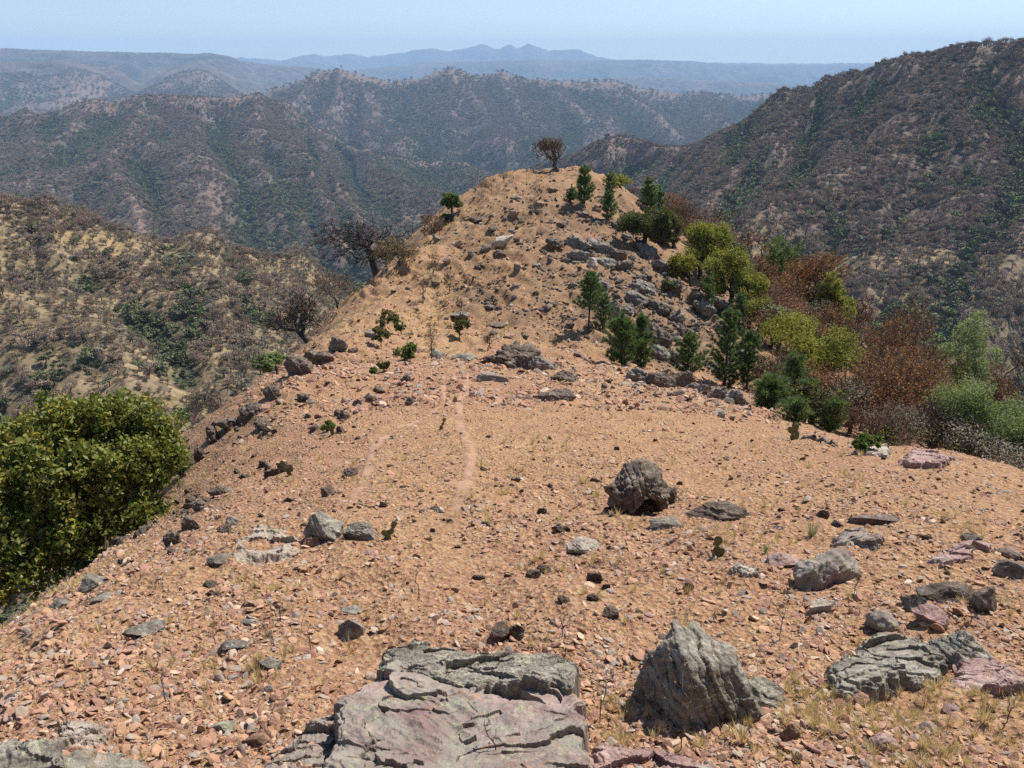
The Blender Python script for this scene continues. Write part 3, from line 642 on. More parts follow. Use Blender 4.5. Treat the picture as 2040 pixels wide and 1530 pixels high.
B(1880,1395,1920,1425,'pinkrock','pink stone below the right bedrock slab',148,dr=.8,sub=5)
B(1690,1375,1740,1415,'tanrock','broken orange stone on the lower rim of the right bedrock slab',149,dr=.8,sub=5)
B(1380,1045,1412,1062,'darkrock','small dark stone in the gravel below the long reddish slab',150,dr=.8,sub=4)
B(1360,1155,1382,1178,'darkrock','pointed dark stone standing on edge on mid slope',151,dr=.5,sub=4,tilt=(0,.5))
# saddle outcrops
S = 'dark jagged rocks on the left flank'
B(945,678,1105,745,'darkrock','rough grey outcrop blocking the saddle right of the trail',201,name='boulder',dr=.7,sub=7,rough=.13,strata=.04,lift=.05)
B(1040,700,1102,745,'greyrock','grey shoulder of the rough saddle outcrop',202,dr=.7,sub=6,rough=.1)
B(1093,728,1157,765,'darkrock','dark low rock at the right end of the saddle outcrop',203,dr=.7,sub=6,rough=.09)
B(1078,768,1150,802,'darkrock','reddish dark rock in front of the saddle outcrop',204,dr=.7,sub=6,rough=.08)
B(856,698,888,716,'greyrock','small grey rock beside the trail at the saddle',205,dr=.8,sub=5)
B(890,703,950,722,'greyrock','flat grey rocks between trail and saddle outcrop',206,dr=.6,sub=5)
B(940,735,1010,762,'purple','low purple ledge just below the saddle outcrop',207,dr=.6,sub=5,strata=.03)
for i, (a, b, c, d_, m_, l_) in enumerate([
    (1240,728,1300,768,'greyrock','leftmost rock of the grey wall across the saddle'),(1290,738,1345,778,'darkrock','second rock from the left of the grey saddle wall'),
    (1330,732,1392,782,'darkrock','tallest middle rock of the grey saddle wall below a pine'),(1370,755,1420,792,'greyrock','pale rounded rock right of the tallest one in the saddle wall'),
    (1408,765,1450,800,'greyrock','thin layered rock near the right end of the saddle wall'),(1445,768,1496,814,'greyrock','ribbed round rock closing the saddle wall on the right'),
    (1255,758,1290,775,'palerock','small pale rock at the left foot of the saddle wall')]):
    B(a, b, c, d_, m_, l_, 210 + i, dr=.6, sub=6, rough=.09, strata=.05, group='rocks of the saddle wall')
for i, (a, b, c, d_, l_) in enumerate([
    (560,700,625,758,'biggest dark rock on the left rim of the spur'),(600,690,665,735,'dark red rock right of the biggest one on the left rim'),(650,672,700,708,'dark ledge higher up the left rim'),
    (520,770,560,800,'dark ragged rock on the left rim below the big one'),(470,800,530,832,'dark ragged strip rock midway down the left rim'),(430,828,480,862,'dark ragged rock lower on the left rim'),
    (405,850,440,890,'dark rock right of the big oak top'),(385,885,412,920,'dark rock beside the right edge of the big oak'),(500,835,545,860,'dark reddish rock below the ragged strip'),
    (415,965,470,990,'grey rock on the middle of the red left slope'),(380,990,412,1022,'dark rock in the lower left gully'),(350,1025,400,1062,'dark long rock at the foot of the gully'),
    (430,1040,465,1065,'dark rock beside the purple block'),(325,1060,365,1095,'dark rock in the oak shade'),
    (720,778,752,806,'steep dark slab in the middle of the red slope'),(742,768,768,784,'small dark rock above the steep slab'),(672,815,700,838,'dark boulder left on the red slope'),(700,795,722,812,'small dark rock between slab and boulder on the red slope'),
    (615,845,640,860,'dark stone on the upper red slope'),(550,915,580,945,'pointed dark stone on the red slope'),(680,930,712,950,'low dark stone right on the red slope'),(635,965,668,992,'hollow looking stone near the trail bend'),
    (795,745,822,768,'dark stone below the agaves'),(805,790,828,812,'dark upright stone beside the trail'),(848,1002,884,1020,'dark low stone at the trail edge'),(590,780,615,800,'dark stone near the top of the red slope')]):
    B(a, b, c, d_, 'darkrock', l_, 230 + i, dr=.7, sub=5, rough=.12, strata=.05, sdir=(.7, .4, .5), rz=-.4, group=S)
# knoll rocks
def near_mark(x, y, L):
    n_, bx, by = min(L, key=lambda q: math.hypot(x - q[1], y - q[2])); dx, dy = x - bx, y - by
    v = 'below' if dy > 0 else 'above'; h_ = 'to the left' if dx < 0 else 'to the right'
    if abs(dx) > 2.2 * abs(dy): return ('left of ' if dx < 0 else 'right of ') + n_
    if abs(dy) > 2.2 * abs(dx): return f'straight {v} {n_}'
    return f'{v} {n_} and {h_}'
KM = [('the slim pine', 1180, 600), ('the bushy pine pair', 1255, 675), ('the cone pine of the saddle wall', 1370, 706), ('the tallest pine', 1450, 695), ('the lower yellow oak', 1440, 560), ('the dark olive oak', 1285, 440), ('the white block of the ledge', 1180, 527), ('the yellow green ledge shrub', 1335, 560)]
KM2 = [('the lone tree', 1113, 330), ('the big pale flat rock', 1000, 480), ('the saddle outcrop', 1025, 700), ('the crest trail', 880, 530), ('the skyline pine', 1163, 380), ('the slim pine', 1180, 600), ('the long dark ledge', 1165, 495), ('the saddle trail shrub', 914, 645), ('the green shrub cluster', 765, 650)]
B(980,468,1020,494,'palerock','big pale flat rock left on the knoll',260,dr=.8,sub=5,box=.8,rough=.03)
B(1166,512,1196,542,'palerock','white block in the dark ledge on the knoll',261,dr=.8,sub=5,box=.9,rough=.03)
rs = np.random.RandomState(5)
kn = [(1085,475,1130,500),(1125,470,1180,498),(1170,478,1225,508),(1215,495,1245,528),(1135,500,1175,528),(1180,505,1232,535),(1225,515,1262,545),(1260,560,1310,590),(1240,580,1290,612),(1290,600,1345,635),(1330,620,1370,650),(1265,640,1300,680),(1295,655,1345,700),(1200,600,1235,640),(1220,630,1250,660),(1320,560,1365,590),(1380,600,1425,635),(1415,640,1455,670),(1350,650,1390,680),(1405,600,1450,625),(1300,520,1335,545),(1345,540,1385,565),(1265,485,1305,512),(1290,690,1340,722),(1240,680,1270,702),(1450,690,1490,725),(1480,660,1520,690),(1370,585,1400,605),(1180,560,1215,585),(1235,610,1262,630),(1430,720,1470,750),(1335,700,1360,725)]
for i, (a, b, c, d_) in enumerate(kn):
    zone = 'long dark ledge high on the knoll' if i < 7 else 'jagged grey rocks down the right flank of the knoll'
    where = ['leftmost rock','broad second rock','long third rock','rightmost top rock','lower left rock','lower middle rock','lower right rock'][i] + ' of the long dark ledge on the knoll' if i < 7 else 'jagged grey rock ' + near_mark((a + c) / 2, (b + d_) / 2, KM)
    B(a, b, c, d_, 'greyrock' if i % 3 else 'darkrock', where, 300 + i, dr=.7, sub=5, rough=.12, strata=.07, sdir=(.8, -.2, .5), rz=rs.uniform(-.6, .2), tilt=(0, .3), lift=.05, group=zone)
kn2 = [(1060,520,1080,535),(985,500,1010,512),(905,480,930,495),(955,490,980,505),(1015,565,1035,580),(930,430,960,448),(1010,425,1035,438),(960,610,990,622),(1080,610,1100,622),(1125,640,1145,655),(880,515,900,530),(965,640,1010,655),(860,470,880,485),(1110,440,1135,455),(1060,400,1085,412),(1150,420,1175,440),(900,620,940,640),(1020,530,1040,545),(1000,660,1030,675),(1060,580,1075,592),(720,655,760,675),(690,690,715,705),(1090,505,1105,515),(1130,560,1150,575),(1015,390,1040,400),(1090,375,1110,385),(1180,410,1200,425),(1215,440,1240,455),(1240,465,1260,478),(970,452,990,464)]
for i, (a, b, c, d_) in enumerate(kn2):
    B(a, b, c, d_, ('greyrock', 'darkrock', 'tanrock', 'darkrock')[i % 4], ('grey', 'dark', 'brown', 'dark')[i % 4] + ' stone ' + near_mark((a + c) / 2, (b + d_) / 2, KM2), 350 + i, name='stone', dr=.8, sub=4, rough=.1, group='loose stones on the knoll')

# ------------------------------------------------------------------ loose stones: singles and gravel
def scatter(name, P, rot, scl, which, sources, kind='stuff'):
    me = bpy.data.meshes.new(name); me.vertices.add(len(P)); me.vertices.foreach_set('co', np.asarray(P, np.float32).ravel())
    for k, a in (('rot', rot), ('scl', scl)):
        at = me.attributes.new(k, 'FLOAT_VECTOR', 'POINT'); at.data.foreach_set('vector', np.asarray(a, np.float32).ravel())
    at = me.attributes.new('which', 'INT', 'POINT'); at.data.foreach_set('value', np.asarray(which, np.int32))
    o = link(name, me); t = bpy.data.node_groups.new(name, 'GeometryNodeTree')
    t.interface.new_socket('Geometry', in_out='INPUT', socket_type='NodeSocketGeometry'); t.interface.new_socket('Geometry', in_out='OUTPUT', socket_type='NodeSocketGeometry')
    gi = t.nodes.new('NodeGroupInput'); go = t.nodes.new('NodeGroupOutput'); jn = t.nodes.new('GeometryNodeJoinGeometry')
    def na(k, ty):
        q = t.nodes.new('GeometryNodeInputNamedAttribute'); q.data_type = ty; q.inputs['Name'].default_value = k; return q.outputs[0]
    r_, s_, w_ = na('rot', 'FLOAT_VECTOR'), na('scl', 'FLOAT_VECTOR'), na('which', 'INT')
    for i, so in enumerate(sources):
        oi = t.nodes.new('GeometryNodeObjectInfo'); oi.inputs['Object'].default_value = so; oi.inputs['As Instance'].default_value = True; oi.transform_space = 'ORIGINAL'
        c = t.nodes.new('FunctionNodeCompare'); c.data_type = 'INT'; c.operation = 'EQUAL'; c.inputs[3].default_value = i; t.links.new(w_, c.inputs[2])
        ip = t.nodes.new('GeometryNodeInstanceOnPoints')
        t.links.new(gi.outputs[0], ip.inputs['Points']); t.links.new(c.outputs[0], ip.inputs['Selection']); t.links.new(oi.outputs['Geometry'], ip.inputs['Instance'])
        t.links.new(r_, ip.inputs['Rotation']); t.links.new(s_, ip.inputs['Scale']); t.links.new(ip.outputs[0], jn.inputs[0])
    t.links.new(jn.outputs[0], go.inputs[0])
    md = o.modifiers.new('scatter', 'NODES'); md.node_group = t
    return tag(o, kind=kind)
rs = np.random.RandomState(17)
stone_me = [rock_mesh('stone', M['stone'], 1.0, rs.uniform(.65, 1.0), rs.uniform(.22, .6), 500 + i, 3, cuts=20, rough=.03, box=.5) for i in range(9)]
def view_xy(n, ya, yb, pw, xw=.70):
    u = rs.rand(n); y = (ya**(1 - pw) + u * (yb**(1 - pw) - ya**(1 - pw)))**(1 / (1 - pw))
    x = rs.uniform(-1, 1, n) * (.6 + y * xw); return x, y
marks = [('the trail', 915, 900), ('the hollowed boulder', 1270, 990), ('the big leaning boulder', 1400, 1350), ('the tilted purple boulder', 1640, 1130), ('the blocky grey brown rock', 697, 1250), ('the leaning pale green boulder', 645, 1050),
         ('the big purple slab', 850, 1430), ('the green bedrock slab', 1770, 1330), ('the two dark boulders', 1910, 1190), ('the lone prickly pear', 1440, 1090), ('the saddle outcrop', 1025, 715), ('the saddle wall', 1370, 765),
         ('the biggest dark rock of the left rim', 590, 730), ('the long plank like rock', 1745, 1035), ('the small dark cube rock', 1060, 1143), ('the right rim slabs', 1790, 910), ('the grey rocks under the oak', 170, 1170), ('the bottom left slab', 120, 1510), ('the pale cream outcrop', 540, 1090)]
singles = []
xs, ys = view_xy(4000, 2.6, 30, 1.5)
zs = GZ(xs, ys); pp, rw = to_px(xs, ys, zs)
used = []
for x, y, z, p_, r_ in zip(xs, ys, zs, pp, rw):
    if len(singles) >= 270: break
    if not (8 < p_ < 2032 and 740 < r_ < 1520): continue
    if r_ < 1240 - p_ * 1.05 + 20 or (p_ > 1240 and r_ < 745 + (p_ - 1240) * .27): continue
    if any(a - 6 < p_ < c + 6 and b - 4 < r_ < d_ + 4 for a, b, c, d_ in rock_boxes): continue
    s = (.035 + .06 * rs.rand()**2) * (y / 4)**.3
    if any((x - a)**2 + (y - b)**2 < (s + c)**2 * .5 for a, b, c in used): continue
    used.append((x, y, s))
    o = link('stone', stone_me[len(singles) % 9]); sx = s * rs.uniform(.8, 1.3)
    o.location = (x, y, z + s * .1); o.scale = (sx, s * rs.uniform(.8, 1.2), s * rs.uniform(.7, 1.3)); o.rotation_euler = (rs.normal() * .35, rs.normal() * .35, rs.uniform(0, 6.28))
    dm = [math.hypot(p_ - b, (r_ - c) * 1.4) for a, b, c in marks]; k = int(np.argmin(dm)); a, b, c = marks[k]
    side = ('left of' if p_ < b else 'right of') if abs(p_ - b) > abs(r_ - c) * 1.2 else ('below' if r_ > c else 'above')
    big = 'small' if s < .09 else 'larger'
    tag(o, f'{big} angular stone on the gravel {side} {a}', 'stone', f'loose stones {side} {a}')
    singles.append(o)
src = singles[:9]
def gravel(name, n, ya, yb, pw, smin, smax, e, xw=.72, grow=.35, zoff=.12):
    x, y = view_xy(n, ya, yb, pw, xw); z = GZ(x, y); nz = fbm2(x / 1.4, y / 1.4, 4, 51)
    t = np.clip(y / 75, 0, 1) * 75; keep = (rs.rand(n) < np.clip(.62 + nz * .9, .12, 1)) & (np.abs(x - np.interp(t, [0, 30, 75], [0, 0, 3])) < 17)
    pd = np.min(np.hypot(x[:, None] - path_pts[None, :, 0], y[:, None] - path_pts[None, :, 1]), 1); keep &= (pd > .16 + .01 * y) | (rs.rand(n) < .15)
    x, y, z = x[keep], y[keep], z[keep]; m = len(x)
    s = smin * (smax / smin)**(rs.rand(m)**e) * (np.maximum(y, 3) / 3)**grow
    sc3 = s[:, None] * rs.uniform(.65, 1.35, (m, 3)); sc3[:, 2] *= .8
    rot = np.c_[rs.normal(size=(m, 2)) * .5, rs.uniform(0, 6.28, m)]
    return scatter(name, np.c_[x, y, z + s * zoff], rot, sc3, rs.randint(0, 9, m), src)
gravel('gravel', 150000, 1.9, 34, 1.5, .010, .065, 3.6, grow=.25)
gravel('rubble', 34000, 16, 74, 1.001, .045, .22, 3.2, .32, .1)

kr = [o for o in col.objects if o.get('group') == 'jagged grey rocks down the right flank of the knoll'][:4] + [o for o in col.objects if o.get('group') == S][:2]
kd = [o for o in col.objects if o.get('group') == S][:6]
def dark_rubble(name, n, zones, smin, smax, ya, yb, xw, kr=kr):
    x, y = view_xy(n, ya, yb, 1.001, xw); z = GZ(x, y); p_, r_ = to_px(x, y, z); m = rs.rand(n) < blob(p_, r_, zones) * np.clip(.55 + 1.3 * fbm2((x * .8 + y * .3) / 1.1, y / 3.5, 3, 81), .03, 1); x, y, z = x[m], y[m], z[m]; n = len(x)
    s = smin * (smax / smin)**(rs.rand(n)**2.4); return scatter(name, np.c_[x, y, z], np.c_[rs.normal(size=(n, 2)) * .3, rs.uniform(-.9, .3, n)], s[:, None] * rs.uniform(.7, 1.4, (n, 3)), rs.randint(0, 6, n), kr)
dark_rubble('rubble', 42000, [(1080,400,90,40,.5),(900,540,60,70,.3),(980,560,80,60,.35),(1180,440,110,40,.8),(1170,510,90,35,1),(1250,580,160,70,1),(1360,650,130,70,1),(1300,490,80,50,.8),(1050,500,80,60,.35),(990,440,60,40,.5),(1440,700,90,60,1),(1100,600,70,60,.25)], .05, .34, 34, 74, .28)
dark_rubble('rubble', 15000, [(460,820,70,40,1),(540,780,60,30,.9),(400,890,40,40,1),(600,710,60,30,.9),(380,1000,60,50,.7),(640,830,80,60,.3),(300,1080,60,40,.6),(700,760,90,40,.4),(500,900,90,50,.3)], .04, .24, 9, 40, .5, kd)
dark_rubble('rubble', 5200, [(1000,950,700,140,.6),(1600,980,500,120,.7),(600,900,300,120,.6),(700,1200,700,100,.4)], .03, .13, 4, 32, .7, kd)
dark_rubble('rubble', 5000, [(1370,770,140,22,1),(1030,720,90,25,.7),(1450,800,60,20,.8),(960,740,60,20,.6)], .05, .30, 18, 40, .5)

# ------------------------------------------------------------------ plants
def grow(rs, root, fork, targets, seg=.25, jit=.12, bf=.35, trunk_jit=.06):
    root = np.array(root, float); fork = np.array(fork, float)
    n = max(3, int(np.linalg.norm(fork - root) / seg)); N = [root]; par = [-1]; pl = [0.0]; off = np.zeros(3)
    for i in range(1, n + 1):
        off = off + rs.normal(size=3) * [1, 1, .2] * trunk_jit * seg
        p = root + (fork - root) * i / n + off * (1 if i < n else 1); N.append(p); par.append(i - 1); pl.append(0.0)
    N = [np.array(p) for p in N]; lo = max(1, int(n * .55)); A = np.zeros((60000, 3)); A[:len(N)] = N; L = np.zeros(60000); cnt = len(N)
    L[:lo] = 1e9
    tips = []
    for t in sorted(targets, key=lambda q: np.linalg.norm(q - A[n])):
        d = np.linalg.norm(A[:cnt] - t, axis=1); j = int(np.argmin(d + bf * L[:cnt])); L0 = 0 if L[j] > 1e8 else L[j]
        k = max(1, int(d[j] / seg)); a = A[j].copy(); v = t - a; ln = d[j] + 1e-9
        per = rs.normal(size=3); per -= per @ v * v / (ln * ln); per *= jit * ln / (np.linalg.norm(per) + 1e-9)
        pj = j
        for i in range(1, k + 1):
            s = i / k; q = a + v * s + per * math.sin(math.pi * s) + (rs.normal(size=3) * jit * seg * .9 if i < k else 0)
            if cnt >= 59990: break
            A[cnt] = q; par.append(pj); L[cnt] = L0 + ln * s; pj = cnt; cnt += 1
        tips.append(pj)
    return A[:cnt].copy(), np.array(par), np.array(tips), n
def radii(par, tips, R0, rmin, e=1.85):
    w = np.zeros(len(par)); ch = np.zeros(len(par), int)
    for p in par[1:]: ch[p] += 1
    w[ch == 0] = 1
    for i in range(len(par) - 1, 0, -1): w[par[i]] += w[i]
    return np.maximum(R0 * (w / w[0])**(1 / e), rmin)
def tubes(P, par, r, flare=1.5):
    Vs, Fs, b = [], [], 0
    k = np.arange(1, len(par)); pa = par[1:]; r1, r0 = r[k], r[pa]; r0 = np.minimum(r0, np.maximum(r1 * 1.35, r1 + .004))
    for big, n in ((True, 7), (False, 3)):
        m = (r1 > .022) == big
        if not m.any(): continue
        a, c = P[pa[m]], P[k[m]]; d = c - a; L = np.linalg.norm(d, axis=1)[:, None] + 1e-9; d = d / L
        c = c + d * r1[m][:, None] * .3
        u = np.cross(d, np.where(np.abs(d[:, 2:]) > .9, [[1., 0, 0]], [[0, 0, 1.]])); u /= np.linalg.norm(u, axis=1)[:, None] + 1e-9; v = np.cross(d, u)
        th = np.arange(n) / n * 2 * math.pi
        ring = u[:, None] * np.cos(th)[None, :, None] + v[:, None] * np.sin(th)[None, :, None]
        A = a[:, None] + ring * r0[m][:, None, None]; C = c[:, None] + ring * r1[m][:, None, None]
        q = len(a); V = np.concatenate([A, C], 1).reshape(-1, 3); bi = (np.arange(q) * 2 * n)[:, None] + b
        i = np.arange(n)[None]; j = (i + 1) % n
        Fs.append(np.stack([bi + i, bi + j, bi + n + j, bi + n + i], -1).reshape(-1, 4)); Vs.append(V); b += len(V)
    return np.concatenate(Vs), np.concatenate(Fs)
def leaves(rs, C, n, spread, size, up=.5, asp=.5, tb=None):
    c = np.repeat(C, n, 0); m = len(c); o = rs.normal(size=(m, 3)); o *= (rs.rand(m)**.5 / np.linalg.norm(o, axis=1))[:, None]
    c = c + o * spread
    nrm = rs.normal(size=(m, 3)) + [0, 0, up]; nrm /= np.linalg.norm(nrm, axis=1)[:, None]
    a = np.cross(nrm, rs.normal(size=(m, 3))); a /= np.linalg.norm(a, axis=1)[:, None]; b = np.cross(nrm, a)
    s = size * rs.uniform(.6, 1.3, m)[:, None] * .5
    V = np.stack([c - a * s, c - b * s * asp + nrm * s * .25, c + a * s, c + b * s * asp + nrm * s * .25], 1).reshape(-1, 3)
    F = np.arange(m * 4).reshape(-1, 4)
    t = np.repeat(tb if tb is not None else rs.rand(len(C)) * .4 + .25, n) + rs.normal(size=m) * .11
    return V, F, np.repeat(np.clip(t, 0, 1), 4)
def merge(parts):
    V = [p[0] for p in parts]; b = np.cumsum([0] + [len(v) for v in V[:-1]])
    return np.concatenate(V), np.concatenate([p[1] + q for p, q in zip(parts, b)])
def env_pts(rs, lumps, n):
    L = np.array(lumps, float); w = L[:, 3] * L[:, 4] * L[:, 5]; w = w**.67; k = rs.choice(len(L), n, p=w / w.sum())
    o = rs.normal(size=(n, 3)); o /= np.linalg.norm(o, axis=1)[:, None]; r = rs.rand(n)**.4
    return L[k, :3] + o * r[:, None] * L[k, 3:6]
def rnd_lumps(rs, c, r, n, s=.45):
    out = []
    for _ in range(n):
        o = rs.normal(size=3); o /= np.linalg.norm(o); o[2] = max(o[2], -.7); q = (1 - s) * rs.uniform(.65, 1.0)
        out.append([c[0] + o[0] * r[0] * q, c[1] + o[1] * r[1] * q, c[2] + o[2] * r[2] * q] + [r[0] * s * rs.uniform(.8, 1.15), r[1] * s * rs.uniform(.8, 1.15), r[2] * s * rs.uniform(.75, 1.1)])
    return out
def tree(label, bbox, base, y=None, kind='oak', leaf='oak', bark='bark', seed=1, nt=160, nl=45, ls=.10, lumps=9, R0=.12, name='tree', cat='tree', group=None, spread=None, dr=1.0, fork=.25, jit=.14, rmin=.006, seg=.22, bare=0, tw=0, down=0., lump_s=.42, lof=.14):
    """crown filling bbox (pixels) at y metres ahead, trunk standing on the ground under base"""
    rs = np.random.RandomState(seed); x0, r0, x1, r1 = bbox
    if y is None: b = nhit(*base); y = b[1]
    else:
        d = ray(base[0], 700); x = d[0] / d[1] * y; b = np.array([x, y, hz(x, y)])
    b[2] = float(GZ(b[0], b[1]))
    cc = PT((x0 + x1) / 2, (r0 + r1) / 2, y); dep = cc[1] * cP - cc[2] * sP
    w = (x1 - x0) / FPX * dep; w *= 1.25; h = (r1 - r0) / FPX * dep / math.cos(math.atan2(-cc[2], cc[1])) * .93; c = cc - b
    if c[2] - h / 2 < .1: # keep the crown above its own ground
        top = c[2] + h / 2; lo = .12; c[2] = (top + lo) / 2; h = max(top - lo, .3 * w)
    if c[2] - h / 2 > (lof + .03) * (c[2] + h / 2):
        top = c[2] + h / 2; lo = lof * top; c[2] = (top + lo) / 2; h = top - lo
    if name != 'tree':
        top = c[2] + h / 2; c[2] = (top + .04) / 2; h = top - .04
    rad = np.array([w / 2, w * dr / 2, h / 2])
    L = rnd_lumps(rs, c, rad, lumps, lump_s)
    T = env_pts(rs, L, nt)
    if down: T[:, 2] -= down * np.hypot(T[:, 0] - c[0], T[:, 1] - c[1])**1.5 * .3
    T[:, 2] = np.maximum(T[:, 2], .1)
    fk = np.array([c[0] * .45, c[1] * .45, max(.12, (c[2] - h / 2) + h * fork)])
    A, par, tips, nn = grow(rs, (0, 0, -.25), fk, list(T), seg, jit)
    r = radii(par, tips, R0, rmin)
    if tw:   # side twigs
        idx = np.nonzero(r <= max(R0 * .3, rmin * 1.6))[0]; idx = rs.choice(idx, min(len(idx) * 3, tw)); base_n = len(A); ex = []; ep = []
        cen = A[idx] - c
        for q, j in enumerate(idx):
            v = A[j] - A[par[j]]; v = v / (np.linalg.norm(v) + 1e-9) + rs.normal(size=3) * .7; v /= np.linalg.norm(v); l = seg * rs.uniform(.6, 1.5); p = A[j]
            pj = j
            for s in range(2):
                p = p + v * l * .5; v = v + rs.normal(size=3) * .3; ex.append(p); ep.append(pj); pj = base_n + len(ex) - 1
        A = np.concatenate([A, np.array(ex)]); par = np.r_[par, ep]; r = np.r_[r, np.full(len(ex), rmin)]
    root = empty(name, b); tag(root, label, cat, group)
    V, F = tubes(A, par, r); link('trunk', mesh_np('trunk', V, F, [M[bark]], True), root)
    if nl:
        spread = spread or (w * .07)
        lc = A[tips]
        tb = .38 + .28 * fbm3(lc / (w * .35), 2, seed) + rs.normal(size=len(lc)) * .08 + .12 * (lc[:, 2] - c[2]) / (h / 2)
        V, F, t = leaves(rs, lc, nl, spread, ls, tb=tb)
        link('crown', mesh_np('crown', V, F, [M[leaf]], False, {'tint': t}), root)
    return root
# the big oak on the left
def big_oak():
    rs = np.random.RandomState(77); y = 11.0; b = np.array([-6.6, 11.2, 0]); b[2] = float(GZ(b[0], b[1]))
    L = []
    for px, row, yy, rx, rz in [(55,872,11.5,80,52),(125,845,11.4,55,50),(200,828,11.5,62,50),(265,845,11.6,48,42),(305,880,11.4,50,40),(348,888,11.2,32,30),(-60,900,11.4,60,50),(120,930,10.6,110,75),(230,930,10.8,90,70),(300,950,10.9,55,60),(30,960,10.4,90,90),(170,1020,10.4,110,70),(270,1010,10.8,60,50),(60,1060,10.0,110,75),(-90,960,11,110,100),(-90,1060,10.4,120,110),(140,1090,10.2,80,55),(30,1140,9.6,80,50),(-40,1190,9.2,60,60),(-230,1000,11,120,120),(120,1000,12.5,170,130),(240,820,12.6,80,40),(60,1000,12.8,190,130),(-200,1090,10.5,120,90)]:
        p = PT(px, row, yy); k = (p[1] * cP - p[2] * sP) / FPX
        L.append(list(p - b) + [rx * k * .93, rx * k * .8, rz * k * .95])
    for _ in range(46):
        q_ = L[rs.randint(0, 17)]; o = rs.normal(size=3) * [1, 1, 1]; o[1] = -abs(o[1]); o /= np.linalg.norm(o); f = rs.uniform(.16, .3)
        L.append([q_[0] + o[0] * q_[3] * .9, q_[1] + o[1] * q_[4] * .9, q_[2] + o[2] * q_[5] * .9, f, f, f])
    T = env_pts(rs, L, 1900); T = T[(T[:, 2] + b[2]) > GZ(T[:, 0] + b[0], T[:, 1] + b[1]) + .15]
    A, par, tips, nn = grow(rs, (0, 0, -.4), (.3, -.2, 1.3), list(T), .22, .14, .3)
    r = radii(par, tips, .2, .005)
    root = empty('oak_tree', b); tag(root, 'big dense yellow green oak on the left slope, cut by the left picture edge', 'tree')
    V, F = tubes(A, par, r); link('trunk', mesh_np('trunk', V, F, [M['bark']], True), root)
    lc = A[tips]; ctr = np.array([p[:3] for p in L])
    tb = .42 + .30 * fbm3(lc / .8, 3, 5) + rs.normal(size=len(lc)) * .13
    V, F, t = leaves(rs, lc, 52, .17, .085, .6, .55, tb); link('crown', mesh_np('crown', V, F, [M['oak']], False, {'tint': t}), root)
big_oak()
RT = 'broadleaf trees on the right flank'
tree('dark olive oak standing alone at the right edge of the knoll', (1228,385,1347,488), (1283,490), leaf='dark', seed=3, nt=240, nl=60, ls=.16, R0=.16, group=RT, lump_s=.36)
tree('upper of the two yellow green oaks beside the knoll', (1318,430,1455,552), (1385,560), 54, leaf='oaky', seed=4, nt=260, nl=60, ls=.16, R0=.15, group=RT, lump_s=.36)
tree('lower of the two yellow green oaks beside the knoll', (1392,482,1515,622), (1450,640), 48, leaf='oaky', seed=5, nt=260, nl=60, ls=.15, R0=.15, group=RT, lump_s=.36)
tree('small yellow oak tucked under the lower yellow green oak', (1320,500,1400,580), (1370,590), 50, leaf='oaky', seed=6, nt=120, nl=50, ls=.15, R0=.1, group=RT)
tree('bright green tree standing farther back beyond the yellow oaks', (1503,432,1603,530), (1540,560), 70, leaf='green', seed=7, nt=180, nl=50, ls=.2, R0=.16, group=RT)
tree('green tree right of the rusty brown one', (1632,512,1720,615), (1660,650), 58, leaf='oaky', seed=8, nt=170, nl=50, ls=.17, R0=.14, group=RT)
tree('rusty brown leaved tree in the middle of the right flank', (1520,482,1690,625), (1600,640), 60, leaf='rust', seed=9, nt=260, nl=34, ls=.15, R0=.16, group=RT, tw=900, rmin=.012)
tree('crooked oak with yellow green umbrella crown and bare curved trunk', (1508,612,1708,742), (1618,765), 33, leaf='oaky', seed=10, lof=.35, nt=260, nl=42, ls=.11, R0=.13, group=RT, lump_s=.3, lumps=12, fork=-.1, jit=.2)
tree('pale grey green tree far down the right flank', (1868,590,2010,712), (1925,740), 62, leaf='willow', seed=11, lof=.3, nt=220, nl=46, ls=.18, R0=.14, group=RT)
tree('light green feathery tree at the right picture edge', (1885,715,2110,925), (1985,940), 20, leaf='willow', seed=12, nt=520, nl=90, ls=.06, R0=.09, group=RT, spread=.26)
tree('small olive tree behind the biggest leafless thicket', (1840,690,1960,770), (1900,790), 44, leaf='dark', seed=13, nt=120, nl=40, ls=.14, R0=.08, group=RT)
tree('golden green bush low on the right flank beside the olive tree', (1880,735,1985,800), (1930,810), 38, leaf='oaky', seed=19, nt=100, nl=40, ls=.12, R0=.06, group=RT)
tree('low yellow leaved tree on the skyline right of the lone tree', (1193,342,1262,388), (1225,392), 70, leaf='oaky', seed=14, nt=90, nl=16, ls=.16, R0=.1, group=RT, rmin=.02)
tree('golden brown leafy shrub right of the big dead tree', (742,458,835,530), (800,528), leaf='dryleaf', seed=15, nt=160, nl=20, ls=.11, R0=.05, name='shrub', cat='shrub', fork=0, tw=500, rmin=.008)
tree('bright green drooping bush on the left rim', (508,695,568,752), (560,748), leaf='willow', lof=.02, seed=16, nt=110, nl=50, ls=.09, R0=.04, name='bush', cat='bush', fork=0)
tree('round green juniper like tree on the left knoll skyline', (878,372,920,428), (900,428), leaf='green', lof=.02, seed=17, nt=130, nl=50, ls=.14, R0=.08, lumps=5, lump_s=.5)
tree('dark shrub below the juniper on the left skyline', (870,420,900,445), (890,445), leaf='dark', seed=18, nt=60, nl=30, ls=.12, R0=.04, name='shrub', cat='shrub', fork=0)
BT = 'leafless brown trees on the right flank'
